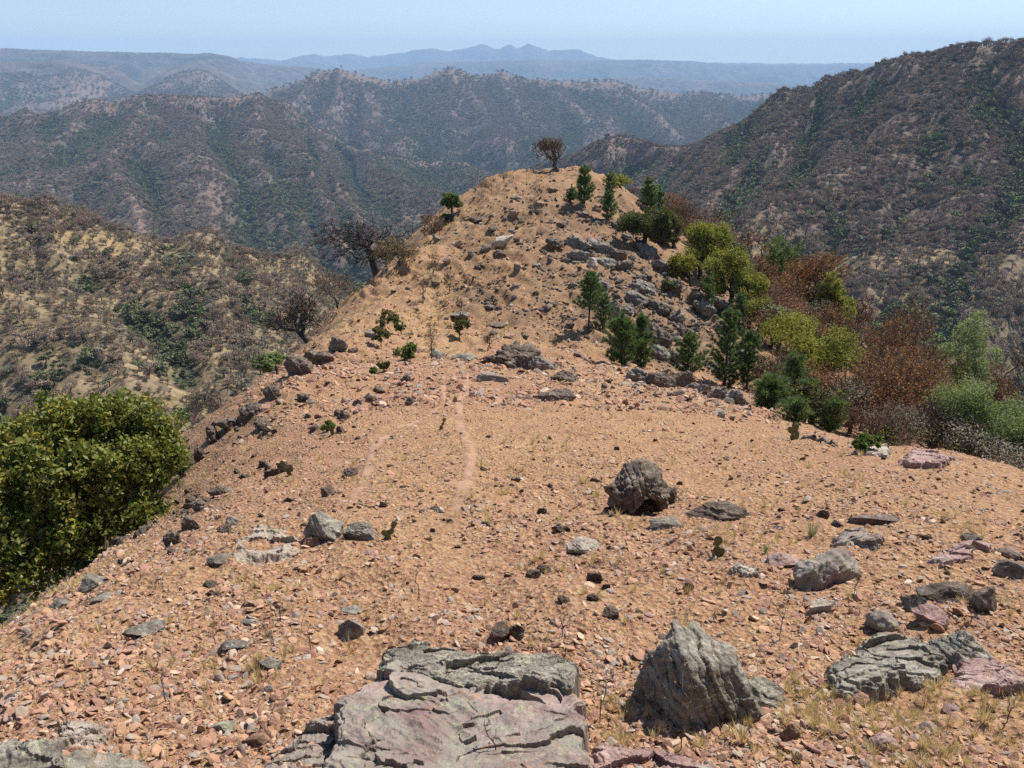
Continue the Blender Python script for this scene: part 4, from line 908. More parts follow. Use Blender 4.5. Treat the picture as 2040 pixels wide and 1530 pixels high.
for i, (bb, ba, y, l, nt, lf, nl) in enumerate([
    ((1650,690,1905,892), (1770,905), 24, 'biggest tangled brown leafless thicket at the right rim of the spur', 420, 'rust', 10),
    ((1540,740,1700,885), (1640,890), 22, 'twisted dark leafless tree behind the long needled pines', 260, 'oaky', 4),
    ((1700,555,1880,700), (1790,720), 46, 'brown leafless tree below the far mountain, upper right', 260, 'rust', 8),
    ((1335,375,1462,455), (1400,470), 72, 'brown leafless tree behind the yellow oaks against the blue slope', 220, 'rust', 5),
    ((1452,440,1560,560), (1500,580), 70, 'purple brown leafless tree left of the bright green tree', 200, 'rust', 5),
    ((1560,590,1670,690), (1610,700), 44, 'brown twiggy tree right above the crooked oak', 160, 'dryleaf', 5),
    ((1730,640,1900,780), (1820,800), 36, 'brown tree between thicket and pale grey green tree', 240, 'rust', 8),
    ((1820,780,1970,935), (1900,935), 20, 'grey leafless tree left of the feathery light green tree', 260, 'dryleaf', 3),
    ((1965,640,2080,790), (2010,800), 52, 'dark bare trunks at the right edge below the mountain', 90, 'rust', 0),
    ((1690,700,1790,800), (1740,820), 30, 'dead grey brown tree right of the crooked oak', 160, 'dryleaf', 3),
    ((1480,560,1580,660), (1530,690), 52, 'reddish leafless tree behind the crooked oak', 160, 'rust', 8),
    ((1620,600,1740,700), (1680,720), 50, 'dark brown tree under the green tree right of the rusty one', 180, 'rust', 8),
    ((1440,400,1520,470), (1480,480), 86, 'faint leafless tree farthest back above the purple brown one', 120, 'rust', 0),
    ((1870,840,1990,950), (1930,950), 17, 'leafless brush in front of the feathery light green tree', 160, 'oaky', 3),
    ((1700,850,1800,910), (1750,905), 18, 'low dark brush at the foot of the biggest brown thicket', 120, 'oaky', 3)]):
    tree(l, bb, ba, y, leaf=lf, bark='twig' if i % 2 == 0 else 'bark', seed=40 + i, nt=nt, nl=int(nl * 1.8), ls=.045 + .0013 * y, R0=.07 + .0013 * y, lumps=8, tw=1600, rmin=.0045 + .00022 * y, group=BT, fork=.05, jit=.2)
for i, (bb, y, l, lf, nt, nl) in enumerate([
    ((1440,560,1540,650), 46, 'yellow green oak below the lower one of the pair', 'oaky', 200, 50), ((1300,430,1370,500), 58, 'olive tree squeezed between the dark oak and the yellow oaks', 'dark', 160, 46),
    ((1560,500,1650,600), 66, 'rust coloured tree left behind the rusty brown one', 'rust', 200, 26), ((1600,640,1720,760), 40, 'rust brown tree behind the umbrella crowned oak', 'rust', 220, 18),
    ((1750,590,1850,690), 54, 'orange brown tree below the far mountain', 'rust', 200, 24), ((1680,560,1760,650), 60, 'brown haze of twigs right of the green tree', 'rust', 160, 8),
    ((1790,700,1890,800), 32, 'reddish brown tree right of the thicket top', 'rust', 220, 22), ((1840,640,1900,720), 58, 'olive tree left of the pale grey green tree', 'dark', 120, 40),
    ((1500,700,1580,790), 30, 'brown tree behind the tallest pine', 'dryleaf', 140, 8), ((1560,640,1640,720), 38, 'olive tree left of the crooked oak', 'dark', 120, 40),
    ((1650,760,1760,860), 27, 'rust brown tree low behind the rim', 'rust', 220, 14), ((1930,700,2040,800), 34, 'brown tree above the feathery light green tree', 'rust', 200, 12),
    ((1400,420,1470,500), 66, 'brown tree between the yellow oaks and the slope', 'rust', 160, 14), ((1480,500,1560,590), 60, 'dark brown tree beside the lower yellow green oak', 'rust', 160, 14),
    ((1860,780,1960,880), 26, 'grey green bushy tree left of the feathery one', 'pale', 200, 50)]):
    tree(l, bb, ((bb[0] + bb[2]) / 2, bb[3]), y, leaf=lf, bark='twig', seed=120 + i, nt=nt, nl=nl, ls=.045 + .0013 * y, R0=.06 + .0013 * y, tw=900, rmin=.0045 + .0002 * y, group=BT, fork=.05, jit=.18)
# dead trees on the left skyline and the lone tree
tree('lone leafless tree leaning on top of the knoll', (1060,268,1133,324), (1114,339), leaf='rust', bark='barkg', seed=60, lof=.3, nt=300, nl=5, ls=.10, R0=.20, tw=900, rmin=.016, fork=-.15, jit=.08, seg=.2, lumps=9, lump_s=.5)
tree('big dead tree with drooping black branches on the left skyline', (620,385,825,560), (748,540), bark='bark', seed=61, lof=.2, nt=420, nl=0, R0=.34, tw=6500, rmin=.019, fork=.25, jit=.20, seg=.3, lumps=10, lump_s=.5, down=.15)
tree('spreading leafless tree low on the left rim of the spur', (515,568,640,700), (612,672), bark='bark', leaf='dryleaf', seed=62, nt=320, nl=1, ls=.07, R0=.16, tw=3200, rmin=.015, fork=.1, jit=.2, seg=.25)
tree('leafless shrub between the two dead trees on the left rim', (612,520,712,615), (675,610), bark='twig', leaf='dryleaf', seed=63, nt=180, nl=1, ls=.07, R0=.06, tw=900, rmin=.008, name='shrub', cat='shrub', fork=-.2, jit=.15)
tree('rusty twiggy shrub on the skyline left of the knoll path', (832,415,892,480), (865,475), bark='twig', leaf='rust', seed=64, nt=120, nl=6, ls=.1, R0=.05, tw=500, rmin=.010, name='shrub', cat='shrub', fork=-.2)
tree('thin leafless shrub with pale dry leaves above the low rim tree', (570,590,650,640), (640,640), bark='twig', leaf='straw', seed=65, nt=100, nl=3, ls=.05, R0=.04, tw=300, rmin=.007, name='shrub', cat='shrub', fork=-.2)
tree('bare grey shrub at the rim just right of the big oak', (372,795,470,860), (430,860), 24, bark='barkg', leaf='dryleaf', seed=66, nt=140, nl=1, ls=.05, R0=.05, tw=700, rmin=.006, name='shrub', cat='shrub', fork=-.2)
DS = 'leafless little shrubs along the crest'
for i, (bb, l) in enumerate([((1048,345,1098,392), 'pale dry shrub just in front of the lone tree'), ((878,520,912,585), 'grey bare shrub beside the crest trail'), ((845,495,880,548), 'bare shrub left of the crest trail on the narrow part'),
    ((828,545,862,600), 'thin bare shrub left of the trail above the agaves'), ((905,590,935,650), 'thin upright bare shrub right of the trail'), ((845,610,875,700), 'tall thin bare shrub in the middle of the pale trail'),
    ((1130,318,1180,350), 'dry twigs beside the foot of the lone tree'), ((960,640,985,700), 'bare twig shrub above the saddle outcrop'), ((1040,395,1075,425), 'dark low shrub on top of the knoll'), ((950,350,1010,385), 'low dry scrub on the left knoll skyline')]):
    tree(l, bb, ((bb[0] + bb[2]) / 2, bb[3]), bark='twig', leaf='dryleaf', seed=70 + i, nt=60, nl=1 if i % 2 else 0, ls=.05, R0=.025, tw=160, rmin=.006, name='shrub', cat='shrub', group=DS, fork=-.4, seg=.15, lumps=5)
# green shrubs of the saddle
for i, (bb, l, lf) in enumerate([((742,612,790,660), 'dark green shrub highest in the cluster left of the trail', 'dark'), ((735,648,782,690), 'dark green shrub lowest in the cluster left of the trail', 'dark'), ((786,625,812,668), 'small green shrub on the right of the cluster left of the trail', 'green'),
    ((776,684,834,718), 'low spreading green shrub beside the saddle trail', 'green'), ((893,618,935,672), 'round grey green shrub just right of the trail', 'dark'), ((752,716,776,740), 'tiny dark shrub below the low spreading one', 'dark'), ((735,730,752,748), 'little green seedling on the upper red slope', 'green'),
    ((1318,540,1352,582), 'bright yellow green shrub among the knoll ledges', 'pale'), ((640,840,665,860), 'small leafy weed on the red slope', 'green'), ((1700,870,1760,905), 'low green shrub at the rim below the thicket', 'green')]):
    tree(l, bb, ((bb[0] + bb[2]) / 2, bb[3]), leaf=lf, seed=90 + i, nt=50, nl=34, ls=.085, R0=.02, name='shrub', cat='shrub', fork=-.3, seg=.15, lumps=5, rmin=.006)

# pines
def needles(rs, C, Dv, n, ln, wd):
    c = np.repeat(C, n, 0); d = np.repeat(Dv, n, 0); m = len(c)
    v = rs.normal(size=(m, 3)) * .62 + d; v[:, 2] += .12; v /= np.linalg.norm(v, axis=1)[:, None]; s = np.cross(v, rs.normal(size=(m, 3))); s /= np.linalg.norm(s, axis=1)[:, None]
    l = ln * rs.uniform(.7, 1.15, m)[:, None]
    V = np.stack([c - s * wd, c + s * wd, c + v * l + [0, 0, -.02]], 1).reshape(-1, 3); return V, np.arange(m * 3).reshape(-1, 3), np.repeat(np.clip(np.repeat(rs.rand(len(C)) * .4 + .25, n) + rs.normal(size=m) * .15, 0, 1), 3)
def pine(label, bbox, base, y=None, seed=1, bare=.12, wh=10, fat=1.0, nd=22, ln=.17, name='pine_tree', group='young pines on the right side of the spur'):
    rs = np.random.RandomState(seed); x0, r0, x1, r1 = bbox
    if y is None: b = nhit(*base); y = b[1]
    else: d = ray(base[0], 700); x = d[0] / d[1] * y; b = np.array([x, y, hz(x, y)])
    b[2] = float(GZ(b[0], b[1])); tp = PT((x0 + x1) / 2, r0, y); dep = tp[1] * cP - tp[2] * sP
    H_ = tp[2] - b[2]; W = (x1 - x0) / FPX * dep / 2 * fat * 1.12; lean = (tp - b)[:2] * .5
    n = 12; A = [np.array([lean[0] * (i / n)**1.3, lean[1] * 0, -.15 + (H_ + .05) * i / n]) for i in range(n + 1)]; par = list(range(-1, n)); r = [max(.008, (.012 + .018 * H_) * (1 - i / n)) for i in range(n + 1)]
    C, Dv = [], []
    for k in range(wh):
        f = bare + (1 - bare) * (k + rs.uniform(-.3, .3)) / wh; f = min(max(f, .03), .97); z = f * H_; ti = min(n, int(f * n)); R_ = W * ((1 - f) / (1 - bare))**.75 * 1.05 + .06
        if f < bare + .15: R_ *= .75
        m = rs.randint(6, 9); a0 = rs.rand() * 6
        for q in range(m):
            a = a0 + q * 6.283 / m + rs.normal() * .15; L_ = R_ * rs.uniform(.45, 1.22); s0 = np.array([A[ti][0], A[ti][1], z + rs.normal() * .03 * H_]); pj = ti; k_ = max(3, int(L_ / .13))
            for j in range(1, k_ + 1):
                t = j / k_; p = s0 + np.array([math.cos(a) * L_ * t, math.sin(a) * L_ * t, L_ * (.35 * t + .25 * t * t)]); A.append(p); par.append(pj); pj = len(A) - 1; r.append(.004 + .008 * (1 - t))
                if t > .25: C.append(p); Dv.append(np.array([math.cos(a), math.sin(a), .7]) * (.5 + .6 * t))
    for t in np.linspace(.8, 1.0, 5): C.append(np.array([lean[0] * t**1.3, 0, H_ * t])); Dv.append(np.array([0, 0, 1.3]))
    root = empty(name, b); tag(root, label, 'pine tree', group)
    V, F = tubes(np.array(A), np.array(par), np.array(r)); link('trunk', mesh_np('trunk', V, F, [M['bark']], True), root)
    V, F, t = needles(rs, np.array(C), np.array(Dv), int(nd * 1.9), ln * 1.1, .0045 + .00018 * y); link('crown', mesh_np('crown', V, F, [M['needle']], False, {'tint': t}), root)
    return root
pine('slim dark pine with a bare lower trunk in the middle of the spur', (1153,545,1208,640), (1172,664), seed=1, bare=.42, wh=9, fat=.95, nd=34)
pine('round bushy pine with a dark shadow at its foot', (1212,628,1264,712), (1238,722), seed=2, bare=.02, wh=7, fat=1.1, nd=42, ln=.26)
pine('taller half of the bushy pine pair, with an upright leader', (1250,628,1298,722), (1276,730), seed=3, bare=.05, wh=9, fat=.9, nd=36, ln=.2)
pine('small cone shaped pine above the saddle wall', (1336,665,1404,748), (1370,750), seed=4, bare=.03, wh=9, fat=.95, nd=38)
pine('tallest and widest pine, cone shaped, behind the right end of the saddle wall', (1412,618,1492,775), (1450,772), 31, seed=5, bare=.04, wh=13, fat=1.0, nd=40)
pine('pine leaning against the right side of the tallest pine', (1468,662,1520,772), (1495,775), 31, seed=6, bare=.05, wh=10, nd=34)
pine('soft long needled pine at the right rim of the saddle', (1512,755,1582,835), (1545,842), 22, seed=7, bare=.05, wh=7, fat=.8, nd=34, ln=.22)
pine('thin open pine behind the soft long needled one', (1560,708,1612,800), (1588,830), 27, seed=8, bare=.2, wh=9, nd=20, ln=.2)
pine('spindly pine right of the soft long needled one', (1598,760,1645,850), (1620,860), 22, seed=9, bare=.15, wh=9, nd=16, ln=.18)
pine('young pine half hidden in the brush at the right rim', (1648,800,1700,870), (1675,885), 21, seed=10, bare=.1, wh=7, nd=20)
pine('pine seedling behind the tallest pine', (1452,585,1492,645), (1472,655), seed=11, bare=.1, wh=7, nd=26)
pine('pine on the skyline right of the lone tree', (1145,333,1185,398), (1163,404), seed=12, bare=.08, wh=8, nd=34, ln=.25)
pine('tiny pine left below the skyline pine', (1130,374,1148,400), (1139,401), seed=13, bare=.02, wh=4, nd=30)
pine('small pine between the skyline pine and the dark olive oak', (1196,384,1228,432), (1211,437), seed=14, bare=.05, wh=6, nd=34, ln=.22)
pine('thin pine on the skyline in front of the yellow leaved tree', (1204,345,1226,390), (1214,395), seed=15, bare=.1, wh=6, nd=26)
pine('pine top rising behind the dark olive oak', (1262,356,1298,400), (1280,420), 64, seed=16, bare=.05, wh=7, nd=40, ln=.25)
pine('small pine crown right of the one behind the olive oak', (1296,372,1312,400), (1304,410), 64, seed=17, bare=.05, wh=5, nd=30)
pine('grey green young pine beside the slim dark one', (1183,588,1228,652), (1200,655), seed=18, bare=.05, wh=7, nd=22)
pine('pine seedling in front of the lower yellow green oak', (1393,530,1418,578), (1405,588), 46, seed=19, bare=.05, wh=6, nd=30)
pine('light green seedling pine right beside the big oak crown', (343,905,374,945), (360,948), seed=20, bare=.15, wh=6, nd=26, ln=.10, group=None)
pine('dull young pine low between spindly pine and brush', (1570,800,1620,860), (1600,865), 20, seed=21, bare=.1, wh=6, nd=18)

# prickly pears, tufts, weeds, dead wood
def pad(rs, c, rz, tilt, w, h, th=.16):
    V, F = ico(4); V = V.copy(); k = .5 + .5 * (V[:, 2] + 1) / 2 * 1.0; V[:, 0] *= (.72 + .28 * np.sin((V[:, 2] + .2) * 1.2)) 
    V = V * [w / 2, th * w / 2, h / 2]; V[:, 2] += h / 2
    m = np.array(Euler((tilt[0], tilt[1], 0)).to_matrix()); z = np.array(Euler((0, 0, rz)).to_matrix()); V = V @ m.T @ z.T + c; top = z @ (m @ np.array([0, 0, h * .93])) + c
    return V, F, top
def prickly(label, bbox, seed, n, group=None):
    rs = np.random.RandomState(seed); x0, r0, x1, r1 = bbox; b = nhit((x0 + x1) / 2, r1 - 3); dep = b[1] * cP - b[2] * sP; h = (r1 - r0) / FPX * dep; w = (x1 - x0) / FPX * dep
    root = empty('prickly_pear', b); tag(root, label, 'cactus', group); ph = h * (.52 if n < 9 else .36); heads = []
    for i in range(n):
        if i < max(2, n // 3): c = np.array([rs.uniform(-.25, .25) * w, rs.uniform(-.1, .1) * w, -.02]); tl = (rs.uniform(-.2, .2), rs.uniform(-.6, .6))
        else: c = heads[rs.randint(0, len(heads))]; tl = (rs.uniform(-.3, .3), rs.uniform(-.9, .9))
        s = rs.uniform(.8, 1.1); V, F, tp = pad(rs, c, rs.uniform(-.6, .6), tl, ph * .8 * s, ph * s)
        if tp[2] < h * .75: heads.append(tp)
        link('pad', mesh_np('pad', V, F, [M['cactus']], True), root)
prickly('prickly pear with oval pads right of the leaning pale green boulder', (755,1045,800,1080), 1, 6)
prickly('single upright prickly pear pad on a small stump among stones', (1422,1060,1452,1108), 2, 3)
prickly('prickly pear on the right rim of the spur below the pines', (1565,842,1608,880), 3, 8)
prickly('small prickly pear on the upper red slope', (645,845,668,868), 4, 4)
prickly('little prickly pear growing beside the trail', (868,838,890,858), 5, 4)
prickly('dark prickly pear on the left red slope', (556,920,592,948), 6, 6)
def tuft(rs, n, h, spread, w):
    a = rs.uniform(0, 6.283, n); l = rs.uniform(.15, 1, n) * spread; b = np.c_[np.cos(a) * l * .3, np.sin(a) * l * .3, np.zeros(n)]; t = np.c_[np.cos(a) * l, np.sin(a) * l, h * rs.uniform(.5, 1.1, n)]
    m = (b + t) / 2 + [0, 0, h * .15]; s = np.c_[-np.sin(a), np.cos(a), a * 0] * w
    V = np.stack([b - s, b + s, m + s * .7, m - s * .7, t, t + s * .1], 1).reshape(-1, 3); i = (np.arange(n) * 6)[:, None]
    F = np.concatenate([i + [[0, 1, 2, 3]], i + [[3, 2, 5, 4]]]); return V, F, np.repeat(rs.rand(n), 6)
rs = np.random.RandomState(3); tufts = []
for i, (px, row, h, n, mt, l) in enumerate([(1617,1068,.13,90,'pale','green grass tuft on the slope above the tilted purple boulder'), (1480,1480,.09,50,'straw','dry straw tuft in front of the leaning boulder'), (1960,1440,.10,60,'straw','dry straw tuft in the bottom right corner'), (1240,1490,.08,40,'straw','straw tuft in the dark hollow beside the big slab'), (695,1300,.09,40,'straw','dry straw tuft below the blocky grey brown rock'), (1525,1100,.06,60,'pale','small green tuft left of the pink block')]):
    b = nhit(px, row); V, F, t = tuft(rs, n, h, h * .8, .0016); o = link('grass_tuft', mesh_np('grass_tuft', V, F, [M[mt]], False, {'tint': t})); o.location = b; tag(o, l, 'grass tuft', 'grass tufts'); tufts.append(o)
n = 42000; x, y = view_xy(n, 1.9, 40, 1.45); nz = fbm2(x / 1.1, y / 1.1, 4, 61)
_, _, _l, _b = land_masks(x, y, GZ(x, y)); z = GZ(x, y); p_, r_ = to_px(x, y, z); corner = blob(p_, r_, [(1900,1480,350,130,.8),(1240,1450,60,60,.6),(1000,900,300,150,.2),(1350,810,160,40,.4),(870,640,80,120,.6)])
keep = (rs.rand(n) < np.clip(-.12 + nz * .45 + corner * .30, .008, 1)); x, y, z = x[keep], y[keep], z[keep]; s = rs.uniform(.25, .75, len(x)) * np.clip(y / 4, .8, 3)**.5
scatter('dry_grass', np.c_[x, y, z], np.c_[rs.normal(size=(len(x), 2)) * .2, rs.uniform(0, 6.28, len(x))], np.repeat(s[:, None], 3, 1), rs.randint(0, 3, len(x)), [tufts[1], tufts[2], tufts[4]])
n = 16000; x, y = view_xy(n, 30, 76, 1.001, .3); z = GZ(x, y); p_, r_ = to_px(x, y, z); m = rs.rand(n) < blob(p_, r_, [(900,560,90,120,1),(960,430,100,60,.9),(1080,380,120,50,.7),(1050,520,200,100,.35),(760,600,80,60,.7)]) * np.clip(.5 + fbm2(x / 2.5, y / 2.5, 3, 91), 0, 1)
x, y, z = x[m], y[m], z[m]; s = rs.uniform(.8, 2.2, len(x)); scatter('dry_grass', np.c_[x, y, z], np.c_[rs.normal(size=(len(x), 2)) * .2, rs.uniform(0, 6.28, len(x))], np.repeat(s[:, None], 3, 1), rs.randint(0, 3, len(x)), [tufts[1], tufts[2], tufts[4]])
WD = 'thin dry weed stalks in the foreground'
for i, (px, row, tr, l) in enumerate([(1355,1500,1290,'tallest dry weed in front of the leaning boulder'), (1552,1280,1165,'thin reddish weed stalk right of the leaning boulder'), (620,1300,1230,'thin weed stalk left of the blocky rock'), (330,1400,1300,'weed stalk on the left gravel'), (1195,1440,1330,'weed beside the right end of the big slab'), (835,1190,1130,'short weed stalk below the trail end'),
    (1900,1300,1190,'weed stalk at the right block'), (560,1240,1180,'faint weed stalk left of centre'), (1700,1190,1140,'weed stalk right of the tilted boulder'), (985,1540,1440,'pale stalk standing before the big slab'), (430,1290,1240,'small weed by the low grey rock'), (1120,1270,1210,'thin stalk above the big slab'), (2005,1440,1380,'weed at the far right lower edge')]):
    rs = np.random.RandomState(200 + i); b = nhit(px, row); dep = b[1] * cP - b[2] * sP; h = min((row - tr) / FPX * dep * 1.25, .42)
    T = [np.array([rs.normal() * h * .12, rs.normal() * h * .12, h * rs.uniform(.45, 1)]) for _ in range(14)]
    A, par, tips, _n = grow(rs, (0, 0, -.01), (0, 0, h * .4), T, h * .08, .1, .3); V, F = tubes(A, par, radii(par, tips, .0028, .0011))
    root = empty('weed', b); tag(root, l, 'weed', WD); link('stem', mesh_np('stem', V, F, [M['twig']], True), root)
    V, F, t = leaves(rs, A[tips], 3, .008, .010); link('seed_head', mesh_np('seed_head', V, F, [M['dryleaf']], False, {'tint': t}), root)
def log(label, pts, r, seed, mat='wood', name='dead_branch'):
    rs = np.random.RandomState(seed); P = np.array([nhit(*p) for p in pts]); P[:, 2] += r * .8; s = np.linspace(0, 1, 14); L = np.linspace(0, 1, len(P)); A = np.stack([np.interp(s, L, P[:, k]) for k in range(3)], 1) + rs.normal(size=(14, 3)) * r * .5
    A0 = A.copy(); A = A - A0[0]; par = np.arange(-1, 13); V, F = tubes(A, par, r * (1 - .6 * s)); o = link(name, mesh_np(name, V, F, [M[mat]], True)); o.location = A0[0]; tag(o, label, 'dead branch')
log('dark fallen log at the right rim beside the prickly pear', [(1600,874),(1635,880),(1665,890)], .05, 1)
log('grey fallen branch lying left of the slim dark pine', [(963,600),(992,600)], .07, 2)
log('fallen branch lying below the bushy pines', [(1145,705),(1165,716),(1180,726)], .06, 3)
log('thin fallen stick above the slim dark pine', [(1085,600),(1115,612),(1140,620)], .05, 4)

# ------------------------------------------------------------------ woods on the slopes beyond
for nm, st_ in (('far_bare', [(0, (.18, .125, .09)), (.25, (.26, .185, .135)), (.5, (.34, .25, .18)), (.7, (.25, .205, .135)), (.85, (.38, .30, .225)), (1, (.31, .195, .13))]),
                ('far_leafy', [(0, (.065, .075, .035)), (.3, (.10, .115, .05)), (.6, (.135, .15, .07)), (.85, (.17, .18, .09)), (1, (.16, .22, .06))]),
                ('far_pale', [(0, (.12, .115, .075)), (.5, (.17, .16, .105)), (1, (.24, .22, .155))])):
    M[nm] = mat_far_tree(nm, st_)
def far_tree_mesh(seed, leafy, n, size, flat=.7, mat='far_leafy'):
    """one small whole tree, 1 m tall and about 1.2 m wide"""
    rs = np.random.RandomState(seed); L = rnd_lumps(rs, (0, 0, .6), (.6, .6, .38 * flat / .7), 6, .45)
    T = env_pts(rs, L, 26); T[:, 2] = np.maximum(T[:, 2], .12)
    A, par, tips, _ = grow(rs, (0, 0, -.15), (.02, 0, .25), list(T), .12, .12); r = radii(par, tips, .035, .004); V1, F1 = tubes(A, par, r)
    F1t = np.concatenate([F1[:, [0, 1, 2]], F1[:, [0, 2, 3]]])
    if leafy: C = env_pts(rs, L, n); V2, F2, _ = leaves(rs, C, 1, .02, size, 1.2, .8)
    else: C = env_pts(rs, L, n); V2, F2, _ = leaves(rs, C, 1, .02, size, 1.0, .30)
    F2t = np.concatenate([F2[:, [0, 1, 2]], F2[:, [0, 2, 3]]])
    V, F = merge([(V1, F1t), (V2, F2t)]); mi = np.r_[np.full(len(F1t), 1), np.zeros(len(F2t), int)]
    return mesh_np('tree', V, F, [M[mat], M['twig']], False, None, mi)
M['brush'] = mat_far_tree('rusty_brush', [(0, (.10, .055, .035)), (.5, (.20, .10, .055)), (1, (.30, .15, .07))])
fine = [far_tree_mesh(11, False, 3200, .03, .8, 'brush'), far_tree_mesh(12, False, 2600, .033, .9, 'brush'), far_tree_mesh(13, True, 2600, .045, .8, 'far_leafy'), far_tree_mesh(14, False, 2400, .04, .8, 'far_pale')]
fm = [far_tree_mesh(1, False, 330, .11, .8, 'far_bare'), far_tree_mesh(2, False, 260, .12, .7, 'far_bare'), far_tree_mesh(3, False, 300, .10, .9, 'far_pale'), far_tree_mesh(4, False, 230, .13, .6, 'far_bare'),
      far_tree_mesh(5, True, 230, .15, .8, 'far_leafy'), far_tree_mesh(6, True, 200, .16, .6, 'far_leafy'), far_tree_mesh(7, True, 220, .13, .7, 'far_pale')]
rs = np.random.RandomState(99)
nr = np.exp(np.linspace(math.log(3), math.log(118), 260)); NA, ND = np.meshgrid(az[::3], nr)
near_max = (H(np.sin(NA) * ND, np.cos(NA) * ND) / ND).max(0); near_max = np.interp(az, az[::3], near_max); run2 = np.maximum(run, near_max[None, :])
lrd = np.log(rd)
def gsample(G, a, d):
    i = np.clip(np.round((np.log(d) - lrd[0]) / (lrd[-1] - lrd[0]) * (len(rd) - 1)).astype(int), 0, len(rd) - 1); j = np.clip(np.round((a - az[0]) / (az[-1] - az[0]) * (len(az) - 1)).astype(int), 0, len(az) - 1)
    return G[i, j]
def bil(G, a, d):
    fi = np.clip((np.log(d) - lrd[0]) / (lrd[-1] - lrd[0]) * (len(rd) - 1), 0, len(rd) - 1.001); fj = np.clip((a - az[0]) / (az[-1] - az[0]) * (len(az) - 1), 0, len(az) - 1.001)
    i = fi.astype(int); j = fj.astype(int); u = fi - i; v = fj - j
    return G[i, j] * (1 - u) * (1 - v) + G[i+1, j] * u * (1 - v) + G[i, j+1] * (1 - u) * v + G[i+1, j+1] * u * v
def cand(n, d0, d1, tall, amax=R(38)):
    d = np.sqrt(rs.uniform(d0 * d0, d1 * d1, n)); a = rs.uniform(-amax, amax, n); z = bil(FZ, a, d)
    vis = (z + tall) / d > gsample(run2, a, d) - .004
    a, d, z = a[vis], d[vis], z[vis]; return a, d, z
def pick(a, d, gb):
    m = len(a); g_ = gsample(green, a, d) * 1.15 - .06 + gb; u = rs.rand(m); w = np.where(u < g_, rs.choice([4, 5], m), rs.choice([0, 1, 2, 3], m, p=[.34, .28, .14, .24])); w = np.where((rs.rand(m) < .06), 6, w); return w
# trees of the left hillside: the largest in the picture one by one, the rest as woodland
a, d, z = cand(27000, 135, 430, 5, R(40)); m = (a < R(2)); a, d, z = a[m], d[m], z[m]
dens = fbm2(np.sin(a) * d / 22, np.cos(a) * d / 22, 3, 71); st_ = gsample(straw, a, d)
m = (rs.rand(len(a)) < np.clip(.42 + dens * .9, .1, 1) * (1 - .88 * st_)); a, d, z = a[m], d[m], z[m]; w = pick(a, d, .03)
s = rs.uniform(1.6, 3.8, len(a)) * np.where(w == 4, 1.15, 1)
px_, rw_ = to_px(np.sin(a) * d, np.cos(a) * d, z)
inv = (px_ > 0) & (px_ < 640) & (rw_ > 380) & (rw_ < 840) & ((z + s * .5) / d > gsample(run2, a, d))
order = np.argsort(-(s / d) * inv); ind = order[:210]; rest = order[210:]
KD = ['grey brown leafless tree', 'wide grey leafless tree', 'pale grey feathery tree', 'low brown leafless tree', 'round dark green tree', 'flat topped green tree', 'pale green feathery tree']
def place_far(i, group, where):
    o = link('tree', fm[w[i]]); k = s[i]; o.location = (math.sin(a[i]) * d[i], math.cos(a[i]) * d[i], z[i]); o.scale = (k * rs.uniform(.9, 1.3), k * rs.uniform(.9, 1.3), k); o.rotation_euler = (0, 0, rs.uniform(0, 6.28))
    return tag(o, f'{KD[w[i]]} {where}', 'tree', group)
for i in ind:
    hgt_ = 'on the upper part of the left hillside' if rw_[i] < 520 else 'in the middle of the left hillside' if rw_[i] < 660 else 'low on the left hillside'
    sd2 = 'near the picture edge' if px_[i] < 170 else 'by the spur' if px_[i] > 400 else 'between edge and spur'
    lab = f'{hgt_} {sd2}'; place_far(i, f'{KD[w[i]]}s {lab}', lab)
srcs = []
for k in range(7):
    q = [o for o in col.objects if o.data is fm[k]]
    if not q:
        j = int(np.nonzero(w == k)[0][0]) if (w == k).any() else 0; w[j] = k; place_far(j, 'trees of the left hillside', 'alone on the left hillside'); q = [o for o in col.objects if o.data is fm[k]]
    srcs.append(q[0])
def woods(name, a, d, z, s, w):
    n_ = len(a); sc3 = s[:, None] * rs.uniform(.8, 1.3, (n_, 3)); sc3[:, 2] = s * rs.uniform(.75, 1.1, n_)
    scatter(name, np.c_[np.sin(a) * d, np.cos(a) * d, z - .1], np.c_[np.zeros((n_, 2)), rs.uniform(0, 6.28, n_)], sc3, w, srcs)
woods('woodland', a[rest], d[rest], z[rest], s[rest], w[rest])
# near undergrowth on the left hillside
a, d, z = cand(34000, 125, 430, 3, R(40)); m = a < R(2); a, d, z = a[m], d[m], z[m]; st_ = gsample(straw, a, d); m = rs.rand(len(a)) > st_ * .9; a, d, z = a[m], d[m], z[m]
woods('undergrowth', a, d, z, rs.uniform(.8, 1.9, len(a)), pick(a, d, .02))
# right mountain
a, d, z = cand(190000, 118, 1250, 7); m = (a > R(-4)); a, d, z = a[m], d[m], z[m]; w = pick(a, d, .04)
dens = fbm2(np.sin(a) * d / 40, np.cos(a) * d / 40, 3, 72) - np.clip(-gsample(conc, a, d) * .8, 0, .2); m = (rs.rand(len(a)) < np.clip(.72 + dens, .3, 1)); a, d, z, w = a[m], d[m], z[m], w[m]
s = rs.uniform(2.6, 6.0, len(a)) * np.where((w == 4) | (w == 5), 1.2, 1)
woods('mountain_woodland', a, d, z, s, w)
px_, rw_ = to_px(np.sin(a) * d, np.cos(a) * d, z)
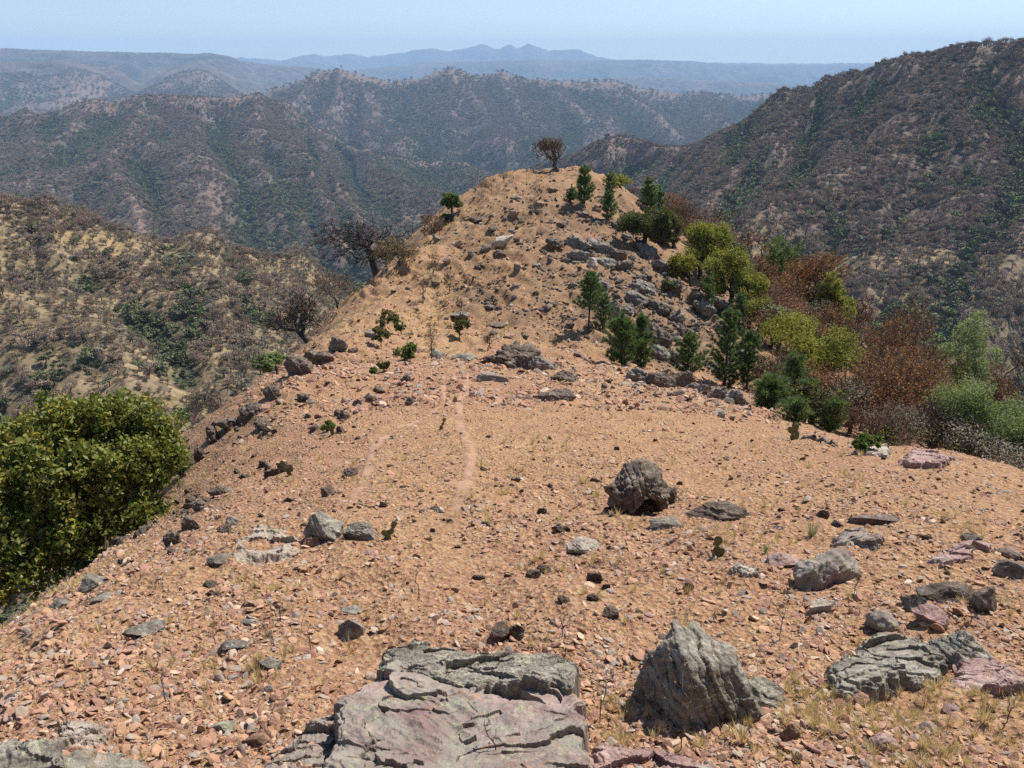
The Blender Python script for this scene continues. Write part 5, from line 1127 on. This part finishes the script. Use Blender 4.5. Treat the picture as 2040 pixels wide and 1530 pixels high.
# middle hills
a, d, z = cand(330000, 640, 2500, 8); m = ~((a > R(2)) & (d < 1250)); a, d, z = a[m], d[m], z[m]; w = pick(a, d, .10)
dens = fbm2(np.sin(a) * d / 90, np.cos(a) * d / 90, 3, 73) - gsample(bare, a, d) * .9 - np.clip(-gsample(conc, a, d) * 1.0, 0, .25); m = (rs.rand(len(a)) < np.clip(.78 + dens, .2, 1)); a, d, z, w = a[m], d[m], z[m], w[m]
woods('hill_woodland', a, d, z, rs.uniform(3.8, 8.0, len(a)), w)
a, d, z = cand(200000, 2500, 4600, 12); w = pick(a, d, .12); m = rs.rand(len(a)) < np.clip(.7 - gsample(bare, a, d) - np.clip(-gsample(conc, a, d) * 1.5, 0, .4), .1, 1); a, d, z, w = a[m], d[m], z[m], w[m]
woods('distant_woodland', a, d, z, rs.uniform(8, 16, len(a)), w)
print('WOODS', [(o.name, len(o.data.vertices)) for o in col.objects if 'wood' in o.name])
# brush filling the right flank of the spur
FB = 'brown brush on the right flank'
n = 0
for i in range(900):
    if n >= 120: break
    y = rs.uniform(16, 75); x = rs.uniform(7.5, 26)
    zz = float(GZ(x, y)); p_, r_ = to_px(x, y, zz)
    edge = np.interp(y, [14, 20, 30, 40, 50, 60, 75], [8.5, 8.5, 11.5, 13, 14.5, 14, 9]);
    if x < edge or p_ > 2060 or x > edge + 11: continue
    k = rs.uniform(1.1, 2.5) * (1.3 if y > 35 else 1); t_ = rs.choice(4, p=[.42, .3, .14, .14])
    o = link('bush', fine[t_]); o.location = (x, y, zz - .05); o.scale = (k * rs.uniform(1, 1.5), k * rs.uniform(1, 1.4), k); o.rotation_euler = (0, 0, rs.uniform(0, 6.28))
    wh = 'near the right rim' if y < 28 else 'halfway down behind the pines' if y < 48 else 'far along the knoll side'
    tag(o, f"{('rusty brown twiggy', 'low brown', 'low green', 'pale grey')[t_]} bush on the right flank {wh}", 'bush', f"{('twiggy', 'brown', 'green', 'pale')[t_]} bushes {wh}"); n += 1

# ------------------------------------------------------------------ the hazy air
def haze():
    x0, x1, y0, y1, z0, z1 = -14500, 14500, -60, 17600, -420, 420
    V = [(x, y, z) for x in (x0, x1) for y in (y0, y1) for z in (z0, z1)]
    F = [(0,1,3,2),(4,6,7,5),(0,4,5,1),(2,3,7,6),(0,2,6,4),(1,5,7,3)]
    m = bpy.data.materials.new('hazy_air'); m.use_nodes = True; t = m.node_tree; t.nodes.clear()
    o = t.nodes.new('ShaderNodeOutputMaterial'); v = t.nodes.new('ShaderNodeVolumePrincipled')
    v.inputs['Density'].default_value = HAZE_D; v.inputs['Color'].default_value = (*HAZE_C, 1); v.inputs['Anisotropy'].default_value = 0.0
    t.links.new(v.outputs[0], o.inputs['Volume'])
    tag(link('haze', mesh_np('haze', V, F, [m])), kind='stuff')
HAZE_D = 0.98e-4; HAZE_C = (.47, .71, 1.0)
haze()
